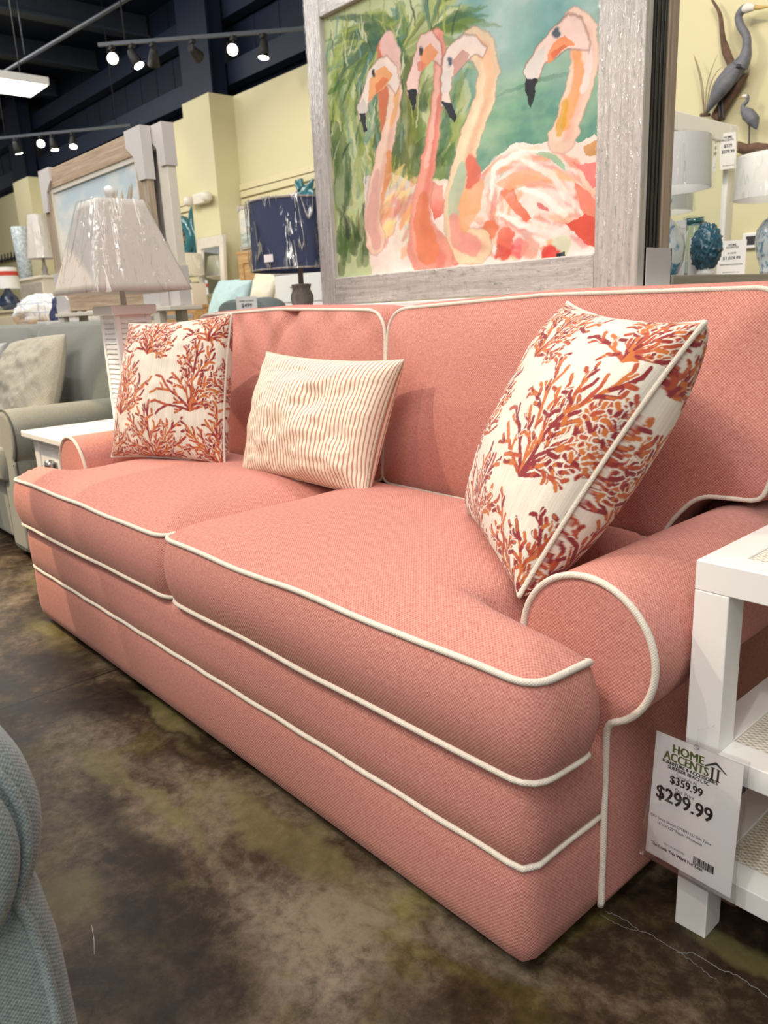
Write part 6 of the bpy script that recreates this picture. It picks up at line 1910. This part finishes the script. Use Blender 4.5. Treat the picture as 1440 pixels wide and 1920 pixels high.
bpil('throw_pillow', 108, 585, 2.75, .3, .3, 'small navy pillow against the white quilts at the far left', MAT['shade_navy'], 8, .06, .06)
# wire basket and jars seen under the beach painting
g0 = at(143, 598, y=2.5); gt = at(143, 570, y=2.5).z
wb = thing('wire_basket', 'grey wire basket under the beach painting behind the grey sofa', 'basket', (g0.x, 2.5, g0.z))
bm = B()
for k in range(8):
    x = g0.x - .17 + k * .048; tube(bm, [(x, 2.42, g0.z), (x, 2.42, gt)], .004, seg=5); tube(bm, [(x, 2.62, g0.z), (x, 2.62, gt)], .004, seg=5)
for z in (g0.z, (g0.z + gt) / 2, gt):
    tube(bm, [(g0.x - .17, 2.42, z), (g0.x + .166, 2.42, z), (g0.x + .166, 2.62, z), (g0.x - .17, 2.62, z)], .006, True, 6)
obj('wires', bm, MAT['cardboard'], wb)
st_ = thing('display_table', 'white display table carrying the wire basket behind the grey sofa', 'table', (g0.x + .5, 2.6, 0))
box_obj('top', MAT['white_paint'], st_, g0.x - .5, g0.x + 1.5, 2.35, 2.75, g0.z - .035, g0.z - .007, bev=.003)
for x in (g0.x - .45, g0.x + 1.4):
    for y in (2.38, 2.68): box_obj('leg', MAT['white_paint'], st_, x, x + .05, y, y + .04, 0, g0.z - .035)
for k, px in enumerate((172, 184, 300)):
    c = at(px, 590, y=2.5)
    jr = thing('jar', ('left of the two pale jars beside the wire basket', 'right of the two pale jars beside the wire basket', 'lone pale jar right of the louvred lamp under the beach painting')[k], 'jar', (c.x, 2.5, g0.z - .007))
    bm = B(); lathe(bm, [(.04, 0), (.05, .01), (.05, .09), (.03, .11), (.03, .12)], (c.x, 2.5, g0.z - .006), 20); obj('body', bm, MAT['warm_white'], jr)
    bm = B(); lathe(bm, [(.033, 0), (.033, .02)], (c.x, 2.5, g0.z + .114), 16); obj('lid', bm, MAT['brass'], jr)
# coat hooks on the far wall
c0 = at(0, 480, y=4.95); c1 = at(43, 468, y=4.95)
hk = thing('hook_rail', 'row of dark scroll hooks on the yellow wall at the far left', 'hooks', ((c0.x + c1.x) / 2, 4.97, c0.z))
box_obj('rail', MAT['warm_white'], hk, c0.x - .3, c1.x, 4.96, 4.995, c0.z - .12, c0.z - .06, bev=.004)
for k in range(7):
    x = c0.x - .1 + (c1.x - c0.x) * k / 7
    bm = B(); tube(bm, [(x, 4.96, c0.z - .05), (x, 4.9, c0.z - .12), (x + .05, 4.86, c0.z - .14), (x + .09, 4.86, c0.z - .06), (x + .05, 4.88, c0.z - .01)], .014, seg=8); obj('hook', bm, MAT['heron_dark'], hk)

# ------------------------------------------------------------------ ceiling fixtures
# fluorescent troffer hanging at the left
fz = 3.55
f0 = at(84, 160, z=fz); f1 = at(60, 184, z=fz); 
fx1 = (f0.x + f1.x) / 2; fy = (f0.y + f1.y) / 2
fl = thing('fluorescent_light', 'long white fluorescent light fixture hanging at the upper left', 'ceiling light', (fx1, fy, fz))
fa, fb = min(f0.x, f1.x), max(f0.x, f1.x); fe = max(f0.y, f1.y)
box_obj('housing', MAT['white_paint'], fl, fa, fb, fe - 1.3, fe, fz + .012, fz + .09, bev=.004)
box_obj('diffuser', MAT['diffuser'], fl, fa + .02, fb - .02, fe - 1.28, fe - .02, fz, fz + .0115)
for y in (fe - 1.1, fe - .2):
    x = (fa + fb) / 2
    bm = B(); tube(bm, [(x, y, fz + .09), (x, y, 4.99)], .006, seg=6); obj('hanger', bm, MAT['black_matte'], fl)
# conduits
def conduit(a, b, r, lab):
    bm = B(); tube(bm, [a, b], r, seg=10); o = obj('conduit', bm, MAT['navy_beam_light'], None, a); tag(o, lab, 'pipe')
MAT['navy_beam_light'] = plain('grey_conduit', (.028, .036, .052), .5)
a = at(0, 140, z=4.0); b = at(235, 0, z=4.0)
conduit(a + (a - b) * .6, b + (b - a) * 1.5, .022, 'thin grey conduit crossing under the dark roof at the upper left')
for px, py in ((38, 0), (252, 0)):
    t = at(px, py + 45, y=a.y); 
    bm = B(); tube(bm, [(t.x, a.y, 4.0), (t.x, a.y, 5.0)], .008, seg=6)
    tag(obj('hanger_rod', bm, MAT['navy_beam_light'], None, (t.x, a.y, 4.0)), ('left' if px < 100 else 'right') + ' of two thin rods hanging from the dark roof at the upper left', 'rod')

TZ = 3.35
def track(pa, pb, heads, lab, labs, gname):
    a = at(pa[0], pa[1], z=TZ); b = at(pb[0], pb[1], z=TZ)
    d = (b - a).normalized()
    tr = thing('light_track', lab, 'light track', (a + b) / 2)
    bm = B()
    n = V(-d.y, d.x, 0) * .012
    e0 = a - d * .05; e1 = b + d * .6
    vsx = [bm.verts.new(p + n * s + V(0, 0, z)) for z in (0, .03) for p, s in ((e0, -1), (e1, -1), (e1, 1), (e0, 1))]
    for f in ((3, 2, 1, 0), (4, 5, 6, 7), (0, 1, 5, 4), (1, 2, 6, 5), (2, 3, 7, 6), (3, 0, 4, 7)): bm.faces.new([vsx[i] for i in f])
    obj('rail', bm, MAT['navy_beam_light'], tr)
    for t in (.1, .9):
        p = e0.lerp(e1, t); bm = B(); tube(bm, [p + V(0, 0, .03), V(p.x, p.y, 4.99)], .006, seg=6); obj('hanger', bm, MAT['black_matte'], tr)
    for (hx, tgt, lit), lb in zip(heads, labs):
        # place along the rail by direction
        best = min((abs((at(hx, pa[1] + (pb[1] - pa[1]) * (hx - pa[0]) / (pb[0] - pa[0]), z=TZ) - a).length), 0) for _ in (0,))[0]
        p = a + d * best
        pivot = p + V(0, 0, -.09)
        dirv = (Vector(tgt) - pivot).normalized()
        h = thing('track_head', lb, 'spotlight', pivot, gname)
        bm = B(); tube(bm, [p + V(0, 0, .0), pivot + V(0, 0, -.01)], .010, seg=8); add_box(bm, p.x - .03, p.x + .03, p.y - .02, p.y + .02, TZ - .03, TZ); obj('stem', bm, MAT['black_matte'], h)
        bm = B()
        A = pivot - dirv * .05; Bq = pivot + dirv * .10
        tube(bm, [A, A + dirv * .03, A + dirv * .07, Bq], [.026, .036, .042, .055], seg=20); obj('can', bm, MAT['black_matte'], h)
        bm = B(); tube(bm, [Bq + dirv * .0005, Bq + dirv * .003], [.045, .045], seg=20); obj('lamp_face', bm, MAT['bulb'] if lit else MAT['cardboard'], h)
track((195, 87), (575, 57), ((209, (-3.5, 1.5, 1.5), 1), (247, (-6.2, 4.2, 1.2), 1), (286, (-8.8, 4.3, 1.5), 1), (360, (-8.5, 6.5, 2.5), 0), (437, (-3.0, 1.0, 1.0), 1), (493, (-6.3, 4.0, .5), 1)),
      'long track of spotlights at the upper left below the dark roof',
      ['brightest spotlight, leftmost on the nearer track', 'second spotlight from the left on the nearer track, aimed down', 'third spotlight from the left on the nearer track, turned aside', 'unlit dark spotlight in the middle of the nearer track', 'second spotlight from the right on the nearer track', 'rightmost spotlight on the nearer track, aimed straight down'], 'spotlights on the nearer track')
track((-8, 262), (165, 245), ((28, (-11.6, 4.6, .5), 1), (75, (-5, 1.5, 1.3), 1), (97, (-10.6, 4.4, .5), 1), (135, (-9.6, 3.7, .8), 1)),
      'short farther track of spotlights at the left above the beach painting',
      ['faint leftmost spotlight on the farther track', 'brightest spotlight on the farther track', 'third spotlight on the farther track, aimed down', 'rightmost spotlight on the farther track'], 'spotlights on the farther track')
